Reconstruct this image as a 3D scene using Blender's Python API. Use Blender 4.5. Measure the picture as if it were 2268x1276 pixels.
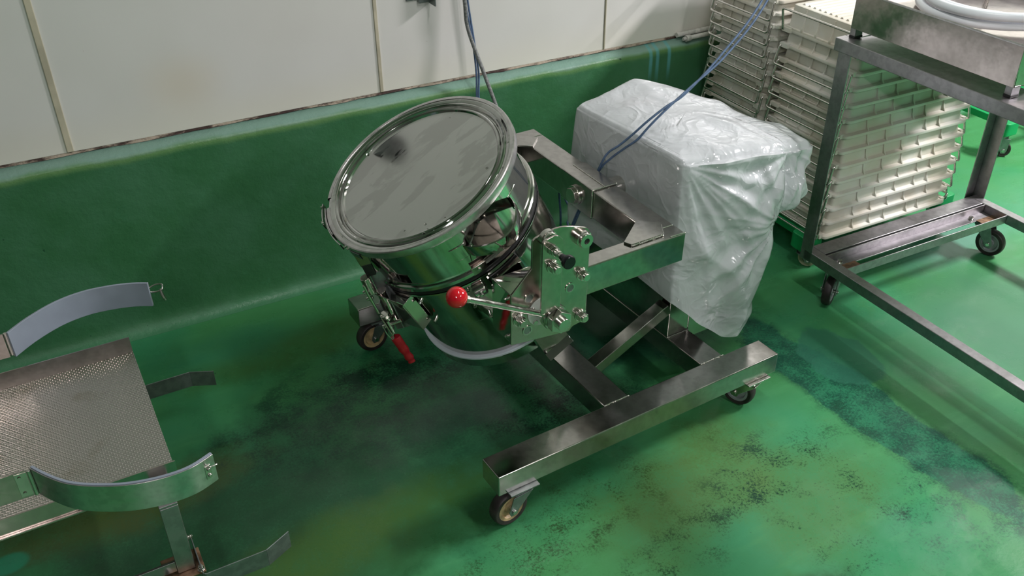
import bpy, bmesh, math, random
import numpy as np
from mathutils import Vector, Matrix
random.seed(7)
S = bpy.context.scene
for o in list(bpy.data.objects): bpy.data.objects.remove(o)

# ---------------------------------------------------------------- camera
CAM_H, PITCH, ROLL, YAW, FPX = 1.6, 0.57894, -0.0082746, 0.487433, 2050.0
Fv = Vector((math.sin(YAW)*math.cos(PITCH), math.cos(YAW)*math.cos(PITCH), -math.sin(PITCH)))
r0 = Vector((math.cos(YAW), -math.sin(YAW), 0)); u0 = r0.cross(Fv)
Rv = r0*math.cos(ROLL)+u0*math.sin(ROLL); Uv = -r0*math.sin(ROLL)+u0*math.cos(ROLL)
cd = bpy.data.cameras.new('camera'); cam = bpy.data.objects.new('camera', cd)
S.collection.objects.link(cam); S.camera = cam
cam.matrix_world = Matrix(((Rv.x, Uv.x, -Fv.x, 0), (Rv.y, Uv.y, -Fv.y, 0), (Rv.z, Uv.z, -Fv.z, CAM_H), (0, 0, 0, 1)))
cd.sensor_width = 36; cd.lens = FPX/2268*36; cd.clip_start = 0.02
# ---------------------------------------------------------------- world, exposure, lights
w = bpy.data.worlds.new('world'); S.world = w; w.use_nodes = True
w.node_tree.nodes['Background'].inputs[0].default_value = (0.8, 0.86, 0.9, 1)
w.node_tree.nodes['Background'].inputs[1].default_value = 0.25
S.view_settings.view_transform = 'Standard'; S.view_settings.look = 'None'
S.view_settings.exposure = 0.98; S.view_settings.gamma = 1.0; S.view_settings.use_curve_mapping = False

def area(name, loc, sx, sy, power, col=(1, 0.945, 0.965), tgt=None):
    l = bpy.data.lights.new(name, 'AREA'); l.shape = 'RECTANGLE'; l.size = sx; l.size_y = sy; l.energy = power; l.color = col
    o = bpy.data.objects.new(name, l); o.location = loc; S.collection.objects.link(o)
    if tgt:
        d = Vector(tgt)-Vector(loc); o.rotation_euler = d.to_track_quat('-Z', 'Y').to_euler()
    return o
CEIL = 2.75
LIGHTS = [((4.35, 0.78), 0.50, 0.80, 118), ((2.3, -1.6), 0.16, 1.2, 26), ((-0.9, -1.4), 0.16, 1.2, 20), ((1.3, 0.9), 0.12, 0.9, 8)]  # first is the main lamp, the others are added fill
for (x, y), a_, b_, pw in LIGHTS:
    area('ceiling_lamp_light', (x, y, CEIL-0.075), a_, b_, pw)

# ---------------------------------------------------------------- materials
def nt(name):
    m = bpy.data.materials.new(name); m.use_nodes = True
    return m, m.node_tree.nodes, m.node_tree.links, m.node_tree.nodes['Principled BSDF']
def coords(N, L, scale=(1, 1, 1), kind='Object'):
    tc = N.new('ShaderNodeTexCoord'); mp = N.new('ShaderNodeMapping'); mp.inputs['Scale'].default_value = scale
    L.new(tc.outputs[kind], mp.inputs[0]); return mp.outputs[0]
def world_pos(N, L, scale=(1, 1, 1)):
    g = N.new('ShaderNodeNewGeometry'); mp = N.new('ShaderNodeMapping'); mp.inputs['Scale'].default_value = scale
    L.new(g.outputs['Position'], mp.inputs[0]); return mp.outputs[0]
def noise(N, L, vec, scale, detail=4, rough=0.55, dist=0.0):
    n = N.new('ShaderNodeTexNoise'); n.inputs['Scale'].default_value = scale; n.inputs['Detail'].default_value = detail
    n.inputs['Roughness'].default_value = rough; n.inputs['Distortion'].default_value = dist
    L.new(vec, n.inputs['Vector']); return n.outputs['Fac']
def rng(N, L, v, a, b, c=0.0, d=1.0, smooth=True):
    m = N.new('ShaderNodeMapRange'); m.interpolation_type = 'SMOOTHSTEP' if smooth else 'LINEAR'
    m.inputs[1].default_value = a; m.inputs[2].default_value = b; m.inputs[3].default_value = c; m.inputs[4].default_value = d
    L.new(v, m.inputs[0]); return m.outputs[0]
def math_(N, L, op, a, b=None):
    m = N.new('ShaderNodeMath'); m.operation = op
    for i, x in enumerate((a, b)):
        if x is None: continue
        if isinstance(x, (int, float)): m.inputs[i].default_value = x
        else: L.new(x, m.inputs[i])
    return m.outputs[0]
def mix(N, L, fac, a, b):
    m = N.new('ShaderNodeMix'); m.data_type = 'RGBA'
    if isinstance(fac, (int, float)): m.inputs[0].default_value = fac
    else: L.new(fac, m.inputs[0])
    for i, x in ((6, a), (7, b)):
        if isinstance(x, tuple): m.inputs[i].default_value = (*x, 1)
        else: L.new(x, m.inputs[i])
    return m.outputs[2]
def bump(N, L, B, h, strength=0.2, dist=0.01):
    b = N.new('ShaderNodeBump'); b.inputs['Strength'].default_value = strength; b.inputs['Distance'].default_value = dist
    L.new(h, b.inputs['Height']); L.new(b.outputs[0], B.inputs['Normal'])
def plain(name, col, rough=0.5, metal=0.0, nscale=30, var=0.08, coat=0.0, **kw):
    m, N, L, B = nt(name); v = coords(N, L)
    n = noise(N, L, v, nscale, 3)
    c2 = tuple(max(0, x*(1-var*2)) for x in col)
    L.new(mix(N, L, rng(N, L, n, .35, .65), c2, col), B.inputs['Base Color'])
    B.inputs['Roughness'].default_value = rough; B.inputs['Metallic'].default_value = metal
    B.inputs['Coat Weight'].default_value = coat
    for k, x in kw.items(): B.inputs[k].default_value = x
    return m
def steel(name, col=(0.56, 0.545, 0.52), r0=0.12, r1=0.3, scale=6, stretch=(1, 1, 1), spots=0.15, bmp=0.03):
    m, N, L, B = nt(name); v = coords(N, L, stretch)
    n1 = noise(N, L, v, scale, 5, .6); n2 = noise(N, L, coords(N, L), 60, 3)
    dark = tuple(x*(1-spots) for x in col)
    L.new(mix(N, L, rng(N, L, n2, .4, .62), col, dark), B.inputs['Base Color'])
    B.inputs['Metallic'].default_value = 1.0
    L.new(rng(N, L, n1, .35, .68, r0, r1), B.inputs['Roughness'])
    if bmp:
        n3 = noise(N, L, v, scale*2.2, 2); bump(N, L, B, n3, bmp, 0.02)
    return m
M = {}
M['steel'] = steel('polished_tube_steel', (0.46, 0.44, 0.42), 0.10, 0.28, 5, spots=.12, bmp=.02)
M['steel_cart'] = steel('satin_cart_steel', (0.44, 0.42, 0.44), 0.34, 0.5, 8, bmp=.01)
M['steel_drum'] = steel('mirror_drum_steel', (0.58, 0.565, 0.54), 0.04, 0.12, 4, spots=.05, bmp=.012)
M['steel_lid'] = steel('smeared_lid_steel', (0.44, 0.43, 0.405), 0.015, 0.09, 3, (1, 3.2, 1), spots=.04, bmp=0)
m, N, L, B = nt('smeared_lid_steel'); v = coords(N, L)
sm1 = rng(N, L, noise(N, L, coords(N, L, (2.2, 7, 1)), 2.6, 5, .6, .4), .50, .56); fn = noise(N, L, v, 120, 2)
cb = mix(N, L, math_(N, L, 'MULTIPLY', sm1, .75), (0.55, 0.545, 0.53), (0.44, 0.435, 0.42))
vo = N.new('ShaderNodeTexVoronoi'); vo.inputs['Scale'].default_value = 52; L.new(v, vo.inputs['Vector'])
dots = math_(N, L, 'MULTIPLY', rng(N, L, vo.outputs['Distance'], .14, .20, 1, 0), rng(N, L, noise(N, L, v, 9, 2), .52, .60))
sc = N.new('ShaderNodeSeparateXYZ'); L.new(vo.outputs['Color'], sc.inputs[0]); dots = math_(N, L, 'MULTIPLY', dots, rng(N, L, sc.outputs[0], .55, .6))
L.new(mix(N, L, math_(N, L, 'MULTIPLY', dots, .6), cb, (0.16, 0.16, 0.14)), B.inputs['Base Color']); B.inputs['Metallic'].default_value = 1
L.new(math_(N, L, 'ADD', rng(N, L, sm1, 0, 1, .11, .03), math_(N, L, 'MULTIPLY', fn, .03)), B.inputs['Roughness'])
bump(N, L, B, dots, .5, .001); M['steel_lid'] = m
M['steel_plate'] = steel('hazy_plate_steel', (0.52, 0.46, 0.43), 0.14, 0.26, 18, spots=.1, bmp=.01)
M['steel_band'] = steel('brushed_band_steel', (0.70, 0.66, 0.67), 0.28, 0.38, 3, (1, 1, 14), bmp=.0)
M['bolt'] = steel('bolt_steel', (0.66, 0.64, 0.60), 0.14, 0.28, 60, bmp=0)
M['wire'] = steel('wire_steel', (0.62, 0.60, 0.56), 0.18, 0.30, 40, bmp=0)
M['zinc'] = plain('dull_zinc', (0.30, 0.33, 0.33), .42, .85, 50, .12)
M['red'] = plain('glossy_red_knob', (0.62, 0.008, 0.02), .08, 0, 5, .02, coat=.5)
M['redgrip'] = plain('red_rubber_grip', (0.42, 0.008, 0.02), .33, 0, 40, .12)
M['black'] = plain('black_rubber', (0.012, 0.012, 0.013), .42, 0, 60, .1)
M['blackplastic'] = plain('black_plastic_knob', (0.008, 0.008, 0.012), .22, 0, 60, .1)
M['gasket'] = plain('white_gasket', (0.72, 0.76, 0.86), .35, 0, 10, .03)
M['liner'] = plain('grey_blue_liner', (0.30, 0.34, 0.42), .42, 0, 9, .06)
M['tyre'] = plain('dark_rubber_tyre', (0.045, 0.032, 0.034), .5, 0, 25, .3)
M['hub'] = plain('stained_cream_hub', (0.66, 0.48, 0.26), .5, 0, 22, .28)
M['hubgrey'] = plain('grey_hub', (0.36, 0.38, 0.40), .45, .2, 22, .1)
M['hubcream'] = plain('cream_nylon_wheel', (0.58, 0.54, 0.38), .5, 0, 22, .1)
M['greenplastic'] = plain('bright_green_plastic', (0.004, 0.30, 0.085), .35, 0, 12, .08)
M['motor'] = plain('machine_grey_paint', (0.42, 0.42, 0.44), .4, 0, 8, .05)
M['cord'] = plain('blue_cord', (0.09, 0.15, 0.27), .5, 0, 90, .12)
M['hose'] = plain('grey_hose', (0.26, 0.27, 0.27), .45, 0, 160, .25)
M['pvc'] = plain('white_pvc', (0.70, 0.68, 0.64), .5, 0, 50, .15)
M['rust'] = plain('rust_tinted_plate', (0.42, 0.25, 0.16), .38, .8, 40, .3)
M['white'] = plain('white_enamel', (0.8, 0.8, 0.78), .4, 0, 40, .03)
M['washerw'] = plain('white_nylon_washer', (0.58, 0.62, 0.58), .35, 0, 40, .04)
# tray plastic
m, N, L, B = nt('milky_tray_plastic'); v = world_pos(N, L)
n = noise(N, L, v, 7, 3)
L.new(mix(N, L, rng(N, L, n, .38, .62), (0.66, 0.62, 0.53), (0.74, 0.73, 0.67)), B.inputs['Base Color'])
B.inputs['Roughness'].default_value = .42; B.inputs['Subsurface Weight'].default_value = .25
B.inputs['Subsurface Radius'].default_value = (.02, .02, .015); M['tray'] = m
# hose (milky tube)
m, N, L, B = nt('milky_tube'); v = coords(N, L); n = noise(N, L, v, 8, 2)
L.new(mix(N, L, n, (0.78, 0.82, 0.88), (0.86, 0.89, 0.93)), B.inputs['Base Color'])
B.inputs['Roughness'].default_value = .25; B.inputs['Subsurface Weight'].default_value = .3; B.inputs['Subsurface Radius'].default_value = (.02, .02, .02); M['tube'] = m
# polythene
m = bpy.data.materials.new('crumpled_polythene'); m.use_nodes = True; N = m.node_tree.nodes; L = m.node_tree.links
N.remove(N['Principled BSDF']); out = N['Material Output']
df = N.new('ShaderNodeBsdfDiffuse'); df.inputs[0].default_value = (0.90, 0.93, 0.97, 1)
tr = N.new('ShaderNodeBsdfTranslucent'); tr.inputs[0].default_value = (0.86, 0.92, 0.95, 1)
tp = N.new('ShaderNodeBsdfTransparent'); gl = N.new('ShaderNodeBsdfGlossy'); gl.inputs['Roughness'].default_value = .13
m1 = N.new('ShaderNodeMixShader'); m1.inputs[0].default_value = .32; L.new(df.outputs[0], m1.inputs[1]); L.new(tr.outputs[0], m1.inputs[2])
m2 = N.new('ShaderNodeMixShader'); L.new(m1.outputs[0], m2.inputs[1]); L.new(tp.outputs[0], m2.inputs[2])
vv = coords(N, L); nn = noise(N, L, vv, 5, 2); L.new(rng(N, L, nn, .35, .65, .07, .20), m2.inputs[0])
m3 = N.new('ShaderNodeMixShader'); fr = N.new('ShaderNodeFresnel'); fr.inputs[0].default_value = 1.45
L.new(fr.outputs[0], m3.inputs[0]); L.new(m2.outputs[0], m3.inputs[1]); L.new(gl.outputs[0], m3.inputs[2])
bp = N.new('ShaderNodeBump'); bp.inputs['Strength'].default_value = .45; bp.inputs['Distance'].default_value = .004
rd = math_(N, L, 'ABSOLUTE', math_(N, L, 'SUBTRACT', noise(N, L, vv, 9, 2, .5, .8), .5)); rd2 = math_(N, L, 'ABSOLUTE', math_(N, L, 'SUBTRACT', noise(N, L, vv, 22, 2, .5, .5), .5))
L.new(math_(N, L, 'ADD', rng(N, L, rd, 0, .12, 1, 0, False), rng(N, L, rd2, 0, .12, .35, 0, False)), bp.inputs['Height'])
for q in (df, tr, gl): L.new(bp.outputs[0], q.inputs['Normal'])
L.new(m3.outputs[0], out.inputs[0]); M['poly'] = m
# embossed sheet
m, N, L, B = nt('embossed_steel_sheet'); v = coords(N, L)
br = N.new('ShaderNodeTexBrick'); br.offset = .5; br.inputs['Scale'].default_value = 1.0
br.inputs['Brick Width'].default_value = .0090; br.inputs['Row Height'].default_value = .0060; br.inputs['Mortar Size'].default_value = .0020
br.inputs['Mortar Smooth'].default_value = 1.0
L.new(v, br.inputs['Vector'])
nz = noise(N, L, v, 9, 3)
L.new(mix(N, L, rng(N, L, nz, .55, .75), (0.62, 0.58, 0.55), (0.48, 0.43, 0.37)), B.inputs['Base Color'])
B.inputs['Metallic'].default_value = 1; B.inputs['Roughness'].default_value = .34
bump(N, L, B, br.outputs['Fac'], .55, .0016); M['emboss'] = m
# floor
def ellipse(N, L, pos, cx, cy, rx, ry, rot, edge, amp=.35, soft=.35):
    mp = N.new('ShaderNodeMapping'); mp.vector_type = 'TEXTURE'; mp.inputs['Location'].default_value = (cx, cy, 0)
    mp.inputs['Rotation'].default_value = (0, 0, rot); mp.inputs['Scale'].default_value = (rx, ry, 1)
    L.new(pos, mp.inputs[0]); ln = N.new('ShaderNodeVectorMath'); ln.operation = 'LENGTH'; L.new(mp.outputs[0], ln.inputs[0])
    d = math_(N, L, 'ADD', ln.outputs['Value'], math_(N, L, 'MULTIPLY', math_(N, L, 'SUBTRACT', edge, .5), amp*4))
    return rng(N, L, d, 1-soft, 1+soft, 1, 0)
m, N, L, B = nt('green_epoxy_floor'); P = world_pos(N, L)
e1 = noise(N, L, P, 5, 6, .6); fine = noise(N, L, P, 150, 5, .85); clus = noise(N, L, P, 14, 4, .6); big = noise(N, L, P, 1.6, 3); mid = noise(N, L, P, 12, 5, .65)
stretch = world_pos(N, L, (1.0, 5.0, 1)); st = noise(N, L, stretch, 4, 5, .6)
base = mix(N, L, rng(N, L, big, .38, .62), (0.054, 0.240, 0.082), (0.042, 0.245, 0.110))
base = mix(N, L, rng(N, L, st, .5, .72, 0, .45), base, (0.075, 0.31, 0.125))
base = mix(N, L, rng(N, L, mid, .56, .74, 0, .35), base, (0.055, 0.19, 0.055))
# worn/scuffed dark trail along the right, wet patches and painted shade below and left of the machine
def patch(cx, cy, rx, ry, rot, col, lo, hi, strength, amp=.35, soft=.3):
    global base
    e = ellipse(N, L, P, cx, cy, rx, ry, math.radians(rot), e1, amp, soft)
    sp = rng(N, L, math_(N, L, 'ADD', math_(N, L, 'MULTIPLY', fine, .6), math_(N, L, 'MULTIPLY', clus, .4)), lo, hi, 0, 1)
    k = math_(N, L, 'MULTIPLY', math_(N, L, 'MULTIPLY', e, sp), strength)
    base = mix(N, L, k, base, col)
patch(1.69, 1.22, .085, .52, 4, (0.020, 0.155, 0.085), 0, .01, .85, .32, .05)
patch(1.69, 1.20, .095, .60, 4, (0.008, 0.050, 0.034), .42, .56, .85, .34, .22)
patch(1.80, 1.42, .10, .14, 0, (0.030, 0.150, 0.095), 0, .01, .7, .30, .05)
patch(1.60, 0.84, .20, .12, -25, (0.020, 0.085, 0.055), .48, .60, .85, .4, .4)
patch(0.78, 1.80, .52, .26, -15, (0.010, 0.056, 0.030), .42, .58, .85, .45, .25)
patch(0.62, 1.62, .66, .34, 0, (0.026, 0.110, 0.052), 0, .01, .55, .35, .35)  # wet floor and the drum's shadow, both put into the tone
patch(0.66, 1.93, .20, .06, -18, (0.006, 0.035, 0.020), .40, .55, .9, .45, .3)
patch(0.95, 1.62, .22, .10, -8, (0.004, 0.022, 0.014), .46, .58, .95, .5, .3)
patch(0.74, 1.70, .12, .07, 10, (0.060, 0.130, 0.095), .30, .55, .7, .4, .3)
patch(1.40, 1.85, .32, .26, 0, (0.006, 0.036, 0.022), 0, .01, .8, .35, .3)  # shade under the motor housing, painted as a dark patch
patch(0.30, 1.58, .55, .30, 0, (0.010, 0.060, 0.030), .2, .6, .75, .4, .4)  # drum shadow over the wet left floor, put into the colour
patch(-.05, 1.50, .60, .30, 0, (0.012, 0.070, 0.025), .2, .6, .6, .4, .4)  # shade around the trolley, painted over the wet floor
patch(0.55, 1.40, .45, .10, 6, (0.030, 0.120, 0.030), .2, .6, .6, .4, .5)
patch(1.12, 1.20, .28, .14, 20, (0.095, 0.150, 0.035), .2, .6, .7, .35, .5)
patch(1.34, 1.02, .22, .13, 20, (0.105, 0.20, 0.060), .2, .6, .6, .35, .5)
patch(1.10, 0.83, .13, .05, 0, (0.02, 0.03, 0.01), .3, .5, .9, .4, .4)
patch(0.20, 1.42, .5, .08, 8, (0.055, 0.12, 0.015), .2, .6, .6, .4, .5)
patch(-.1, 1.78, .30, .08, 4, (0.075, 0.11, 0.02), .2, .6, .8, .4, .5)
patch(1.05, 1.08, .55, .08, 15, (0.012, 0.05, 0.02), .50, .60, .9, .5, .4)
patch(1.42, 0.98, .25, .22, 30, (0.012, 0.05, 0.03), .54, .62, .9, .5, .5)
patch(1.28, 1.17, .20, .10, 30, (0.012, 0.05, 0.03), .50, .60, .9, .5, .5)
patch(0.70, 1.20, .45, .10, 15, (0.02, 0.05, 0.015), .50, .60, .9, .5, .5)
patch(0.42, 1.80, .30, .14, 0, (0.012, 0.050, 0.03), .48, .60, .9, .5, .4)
patch(0.55, 2.20, .38, .08, 4, (0.055, 0.14, 0.03), .2, .6, .7, .4, .5)
patch(0.30, 2.28, .20, .08, 0, (0.035, 0.20, 0.11), .2, .6, .6, .4, .5)
patch(2.42, 1.28, .36, .26, 0, (0.080, 0.20, 0.125), 0, .01, .7, .3, .6)
patch(2.55, 1.72, .25, .12, 0, (0.10, 0.25, 0.22), 0, .01, .6, .3, .6)
patch(-.334, 1.721, .04, .03, 0, (0.02, 0.30, 0.16), 0, .01, .8, .1, .2)
# small black specks
base = mix(N, L, rng(N, L, noise(N, L, P, 30, 2), .76, .79, 0, .7), base, (0.01, 0.05, 0.03))
L.new(base, B.inputs['Base Color'])
L.new(rng(N, L, e1, .35, .7, .20, .46), B.inputs['Roughness'])
B.inputs['Specular IOR Level'].default_value = .35
bump(N, L, B, mid, .10, .01); M['floor'] = m
# plinth
m, N, L, B = nt('green_plinth_paint'); P = world_pos(N, L)
sx = N.new('ShaderNodeSeparateXYZ'); L.new(P, sx.inputs[0])
e1 = noise(N, L, P, 4, 5, .6); f1 = noise(N, L, world_pos(N, L, (6, 1, 1)), 6, 4)
pc = mix(N, L, rng(N, L, e1, .38, .65), (0.040, 0.155, 0.062), (0.052, 0.180, 0.085))
pc = mix(N, L, rng(N, L, noise(N, L, P, 26, 5, .7), .56, .75, 0, .35), pc, (0.05, 0.20, 0.10))
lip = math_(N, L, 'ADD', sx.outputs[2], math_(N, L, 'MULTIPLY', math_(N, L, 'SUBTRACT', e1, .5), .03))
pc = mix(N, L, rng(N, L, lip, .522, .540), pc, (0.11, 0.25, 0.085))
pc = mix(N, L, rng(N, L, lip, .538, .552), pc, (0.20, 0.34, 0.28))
pc = mix(N, L, rng(N, L, math_(N, L, 'ADD', sx.outputs[2], math_(N, L, 'MULTIPLY', e1, .01)), .035, .012, 0, .5), pc, (0.08, 0.27, 0.14))
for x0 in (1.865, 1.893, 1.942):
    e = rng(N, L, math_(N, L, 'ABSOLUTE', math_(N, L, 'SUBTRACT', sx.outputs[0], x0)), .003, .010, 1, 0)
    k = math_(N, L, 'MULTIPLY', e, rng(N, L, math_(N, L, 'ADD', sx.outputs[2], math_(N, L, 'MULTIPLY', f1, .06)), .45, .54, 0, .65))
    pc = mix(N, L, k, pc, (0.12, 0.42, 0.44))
pc = mix(N, L, rng(N, L, noise(N, L, P, 38, 1), .79, .82, 0, .8), pc, (0.01, 0.06, 0.03))
L.new(pc, B.inputs['Base Color']); L.new(rng(N, L, e1, .3, .7, .3, .5), B.inputs['Roughness'])
bump(N, L, B, noise(N, L, P, 28, 5, .65), .28, .01); M['plinth'] = m
# wall panel
m, N, L, B = nt('cream_wall_panel'); P = world_pos(N, L)
sx = N.new('ShaderNodeSeparateXYZ'); L.new(P, sx.inputs[0])
e1 = noise(N, L, P, 1.8, 3)
wc = mix(N, L, rng(N, L, e1, .38, .62), (0.71, 0.70, 0.672), (0.74, 0.732, 0.710))
e2 = ellipse(N, L, world_pos(N, L, (1, 0, 1)), .40, 0, .16, 1, 0, e1, .2, .5)
stn = N.new('ShaderNodeMapping'); stn.vector_type = 'TEXTURE'; stn.inputs['Location'].default_value = (.34, 2.53, .70); stn.inputs['Scale'].default_value = (.16, 1, .12)
L.new(P, stn.inputs[0]); lnn = N.new('ShaderNodeVectorMath'); lnn.operation = 'LENGTH'; L.new(stn.outputs[0], lnn.inputs[0])
wc = mix(N, L, rng(N, L, lnn.outputs['Value'], 1, 0, 0, .35), wc, (0.72, 0.60, 0.44))
wc = mix(N, L, rng(N, L, math_(N, L, 'ADD', sx.outputs[2], math_(N, L, 'MULTIPLY', e1, .12)), .76, .62, 0, .35), wc, (0.80, 0.75, 0.60))
wc = mix(N, L, rng(N, L, noise(N, L, P, 45, 1), .80, .82, 0, .35), wc, (0.35, 0.3, 0.22))
L.new(wc, B.inputs['Base Color']); B.inputs['Roughness'].default_value = .30
bump(N, L, B, noise(N, L, P, 2.2, 2), .15, .03); M['panel'] = m
M['wall_other'] = plain('far_wall_darkened', (0.15, 0.15, 0.14), .6, 0, 2, .05)  # unseen walls darkened so the steel mirrors a dark surrounding
M['ceiling'] = plain('ceiling_paint', (0.62, 0.60, 0.55), .6, 0, 2, .05)
M['seal'] = plain('yellowed_sealant', (0.60, 0.55, 0.42), .5, 0, 12, .12)
m, N, L, B = nt('rotten_seam_filler'); P = world_pos(N, L)
L.new(mix(N, L, rng(N, L, noise(N, L, world_pos(N, L, (1, 1, 4)), 12, 6, .7), .42, .58), (0.045, 0.022, 0.018), (0.40, 0.33, 0.26)), B.inputs['Base Color'])
B.inputs['Roughness'].default_value = .8; bump(N, L, B, noise(N, L, P, 60, 4), .6, .006); M['filler'] = m

# ---------------------------------------------------------------- mesh helpers
class Frame:
    def __init__(s, ang): s.a = ang; s.c = math.cos(ang); s.s = math.sin(ang)
    def w(s, p): return (p[0]*s.c-p[1]*s.s, p[0]*s.s+p[1]*s.c, p[2])
WORLD = Frame(0); MIX = Frame(0.0605721); CART = Frame(math.pi/2-1.58284); TROL = Frame(math.radians(1.08))
BASE = {}
def thing(name, label, cat, base, fr=WORLD, group=None):
    o = bpy.data.objects.new(name, None); o.empty_display_size = .05; S.collection.objects.link(o)
    o.location = fr.w(base); o.rotation_euler = (0, 0, fr.a)
    o['label'] = label; o['category'] = cat
    if group: o['group'] = group
    BASE[o.name] = Vector(base); return o
def V(*a): return Vector(a)
class MB:
    def __init__(s): s.v = []; s.f = []
    def add(s, vs, fs):
        k = len(s.v); s.v += [tuple(x) for x in vs]; s.f += [tuple(i+k for i in f) for f in fs]; return s
    def hexa(s, p):  # 8 pts: bottom 4 ccw, top 4 ccw
        return s.add(p, [(3, 2, 1, 0), (4, 5, 6, 7), (0, 1, 5, 4), (1, 2, 6, 5), (2, 3, 7, 6), (3, 0, 4, 7)])
    def box(s, x0, x1, y0, y1, z0, z1):
        return s.hexa([(x0, y0, z0), (x1, y0, z0), (x1, y1, z0), (x0, y1, z0), (x0, y0, z1), (x1, y0, z1), (x1, y1, z1), (x0, y1, z1)])
    def prism(s, poly, vec):
        n = len(poly); vec = Vector(vec); a = [Vector(p) for p in poly]
        return s.add(a+[p+vec for p in a], [tuple(range(n))[::-1], tuple(range(n, 2*n))]+[(i, (i+1) % n, n+(i+1) % n, n+i) for i in range(n)])
    def bar(s, p0, p1, w_, h_, up=(0, 0, 1)):
        p0 = Vector(p0); p1 = Vector(p1); d = (p1-p0).normalized(); up = Vector(up); sd = d.cross(up).normalized(); up = sd.cross(d)
        a = sd*w_/2; b = up*h_/2
        return s.hexa([p0-a-b, p0+a-b, p1+a-b, p1-a-b, p0-a+b, p0+a+b, p1+a+b, p1-a+b])
    def tube(s, pts, r, n=10, closed=False, flat=1.0, nrm=None):
        pts = [Vector(p) for p in pts]; m = len(pts); vs = []; fs = []; prev = None
        for i, p in enumerate(pts):
            if closed: t = (pts[(i+1) % m]-pts[i-1]).normalized()
            else: t = (pts[min(i+1, m-1)]-pts[max(i-1, 0)]).normalized()
            if prev is None:
                ref = Vector(nrm) if nrm else (Vector((0, 0, 1)) if abs(t.z) < .9 else Vector((1, 0, 0)))
            else: ref = prev
            a = (ref-t*ref.dot(t)).normalized(); prev = a; b = t.cross(a)
            rr = r[i] if isinstance(r, (list, tuple)) else r
            for k in range(n):
                th = 2*math.pi*k/n; vs.append(p+a*math.cos(th)*rr*flat+b*math.sin(th)*rr)
        for i in range(m if closed else m-1):
            j = (i+1) % m
            for k in range(n): fs.append((i*n+k, i*n+(k+1) % n, j*n+(k+1) % n, j*n+k))
        if not closed: fs += [tuple(range(n))[::-1], tuple(range((m-1)*n, m*n))]
        return s.add(vs, fs)
    def cyl(s, p0, p1, r, n=20, r2=None):
        return s.tube([p0, p1], [r, r if r2 is None else r2], n)
    def lathe(s, prof, o, a, u, v, n=64, th0=0, th1=360, cap=False):
        o, a, u, v = map(Vector, (o, a, u, v)); full = abs(th1-th0) > 359.9; m = n if full else n+1; vs = []; fs = []
        for r, h in prof:
            for k in range(m):
                th = math.radians(th0+(th1-th0)*k/n); vs.append(o+a*h+(u*math.cos(th)+v*math.sin(th))*r)
        for i in range(len(prof)-1):
            for k in range(n):
                k2 = (k+1) % m; fs.append((i*m+k, i*m+k2, (i+1)*m+k2, (i+1)*m+k))
        return s.add(vs, fs)
    def sphere(s, c, r, n=20, m=12):
        return s.lathe([(r*math.sin(math.pi*i/m) if 0 < i < m else 1e-5, -r*math.cos(math.pi*i/m)) for i in range(m+1)], c, (0, 0, 1), (1, 0, 0), (0, 1, 0), n)
    def build(s, name, mat, parent=None, bevel=None, ang=35, sub=0, solid=None, fr=None):
        base = Vector((0, 0, 0)); top = parent
        while top is not None and top.parent is not None: top = top.parent
        if top is not None: base = BASE[top.name]
        me = bpy.data.meshes.new(name); me.from_pydata([tuple(Vector(x)-base) for x in s.v], [], s.f)
        bm = bmesh.new(); bm.from_mesh(me); bmesh.ops.remove_doubles(bm, verts=bm.verts, dist=1e-6)
        bmesh.ops.recalc_face_normals(bm, faces=bm.faces); bm.to_mesh(me); bm.free()
        me.materials.append(mat if not isinstance(mat, str) else M[mat])
        for p in me.polygons: p.use_smooth = True
        me.set_sharp_from_angle(angle=math.radians(ang))
        o = bpy.data.objects.new(name, me); S.collection.objects.link(o)
        if parent is not None: o.parent = parent
        if fr is not None: o.rotation_euler = (0, 0, fr.a)
        if sub:
            q = o.modifiers.new('sub', 'SUBSURF'); q.levels = q.render_levels = sub
        if solid:
            q = o.modifiers.new('solid', 'SOLIDIFY'); q.thickness = solid; q.offset = 0
        if not bevel and not solid:
            q = o.modifiers.new('wn', 'WEIGHTED_NORMAL'); q.keep_sharp = True; q.weight = 60
        if bevel:
            q = o.modifiers.new('bev', 'BEVEL'); q.width = bevel; q.segments = 3; q.limit_method = 'ANGLE'; q.angle_limit = math.radians(40); q.harden_normals = True
        return o
def tag(o, label, cat, group=None):
    o['label'] = label; o['category'] = cat
    if group: o['group'] = group
    return o
def struct(o): o['kind'] = 'structure'; return o
def copy_tree(o, parent=None):
    c = o.copy(); S.collection.objects.link(c); c.parent = parent
    for ch in [x for x in CH.get(o.name, [])]: copy_tree(ch, c)
    return c
def index_children():
    CH.clear()
    for x in bpy.data.objects:
        if x.parent: CH.setdefault(x.parent.name, []).append(x)
CH = {}
def smooth(pts, n=8):
    pts = [Vector(p) for p in pts]; out = []
    for i in range(len(pts)-1):
        p0, p1, p2, p3 = pts[max(i-1, 0)], pts[i], pts[i+1], pts[min(i+2, len(pts)-1)]
        for k in range(n):
            t = k/n; out.append(0.5*((2*p1)+(p2-p0)*t+(2*p0-5*p1+4*p2-p3)*t*t+(3*p1-p0-3*p2+p3)*t**3))
    out.append(pts[-1]); return out
def rounded(pts, r, n=5):
    """polyline with rounded inner corners"""
    pts = [Vector(p) for p in pts]; out = [pts[0]]
    for i in range(1, len(pts)-1):
        a, b, c = pts[i-1], pts[i], pts[i+1]; d1 = (a-b); d2 = (c-b); rr = min(r, d1.length*.45, d2.length*.45)
        p = b+d1.normalized()*rr; q = b+d2.normalized()*rr
        for k in range(n+1):
            t = k/n; out.append(p*(1-t)**2+b*2*t*(1-t)+q*t*t)
    out.append(pts[-1]); return out
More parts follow.
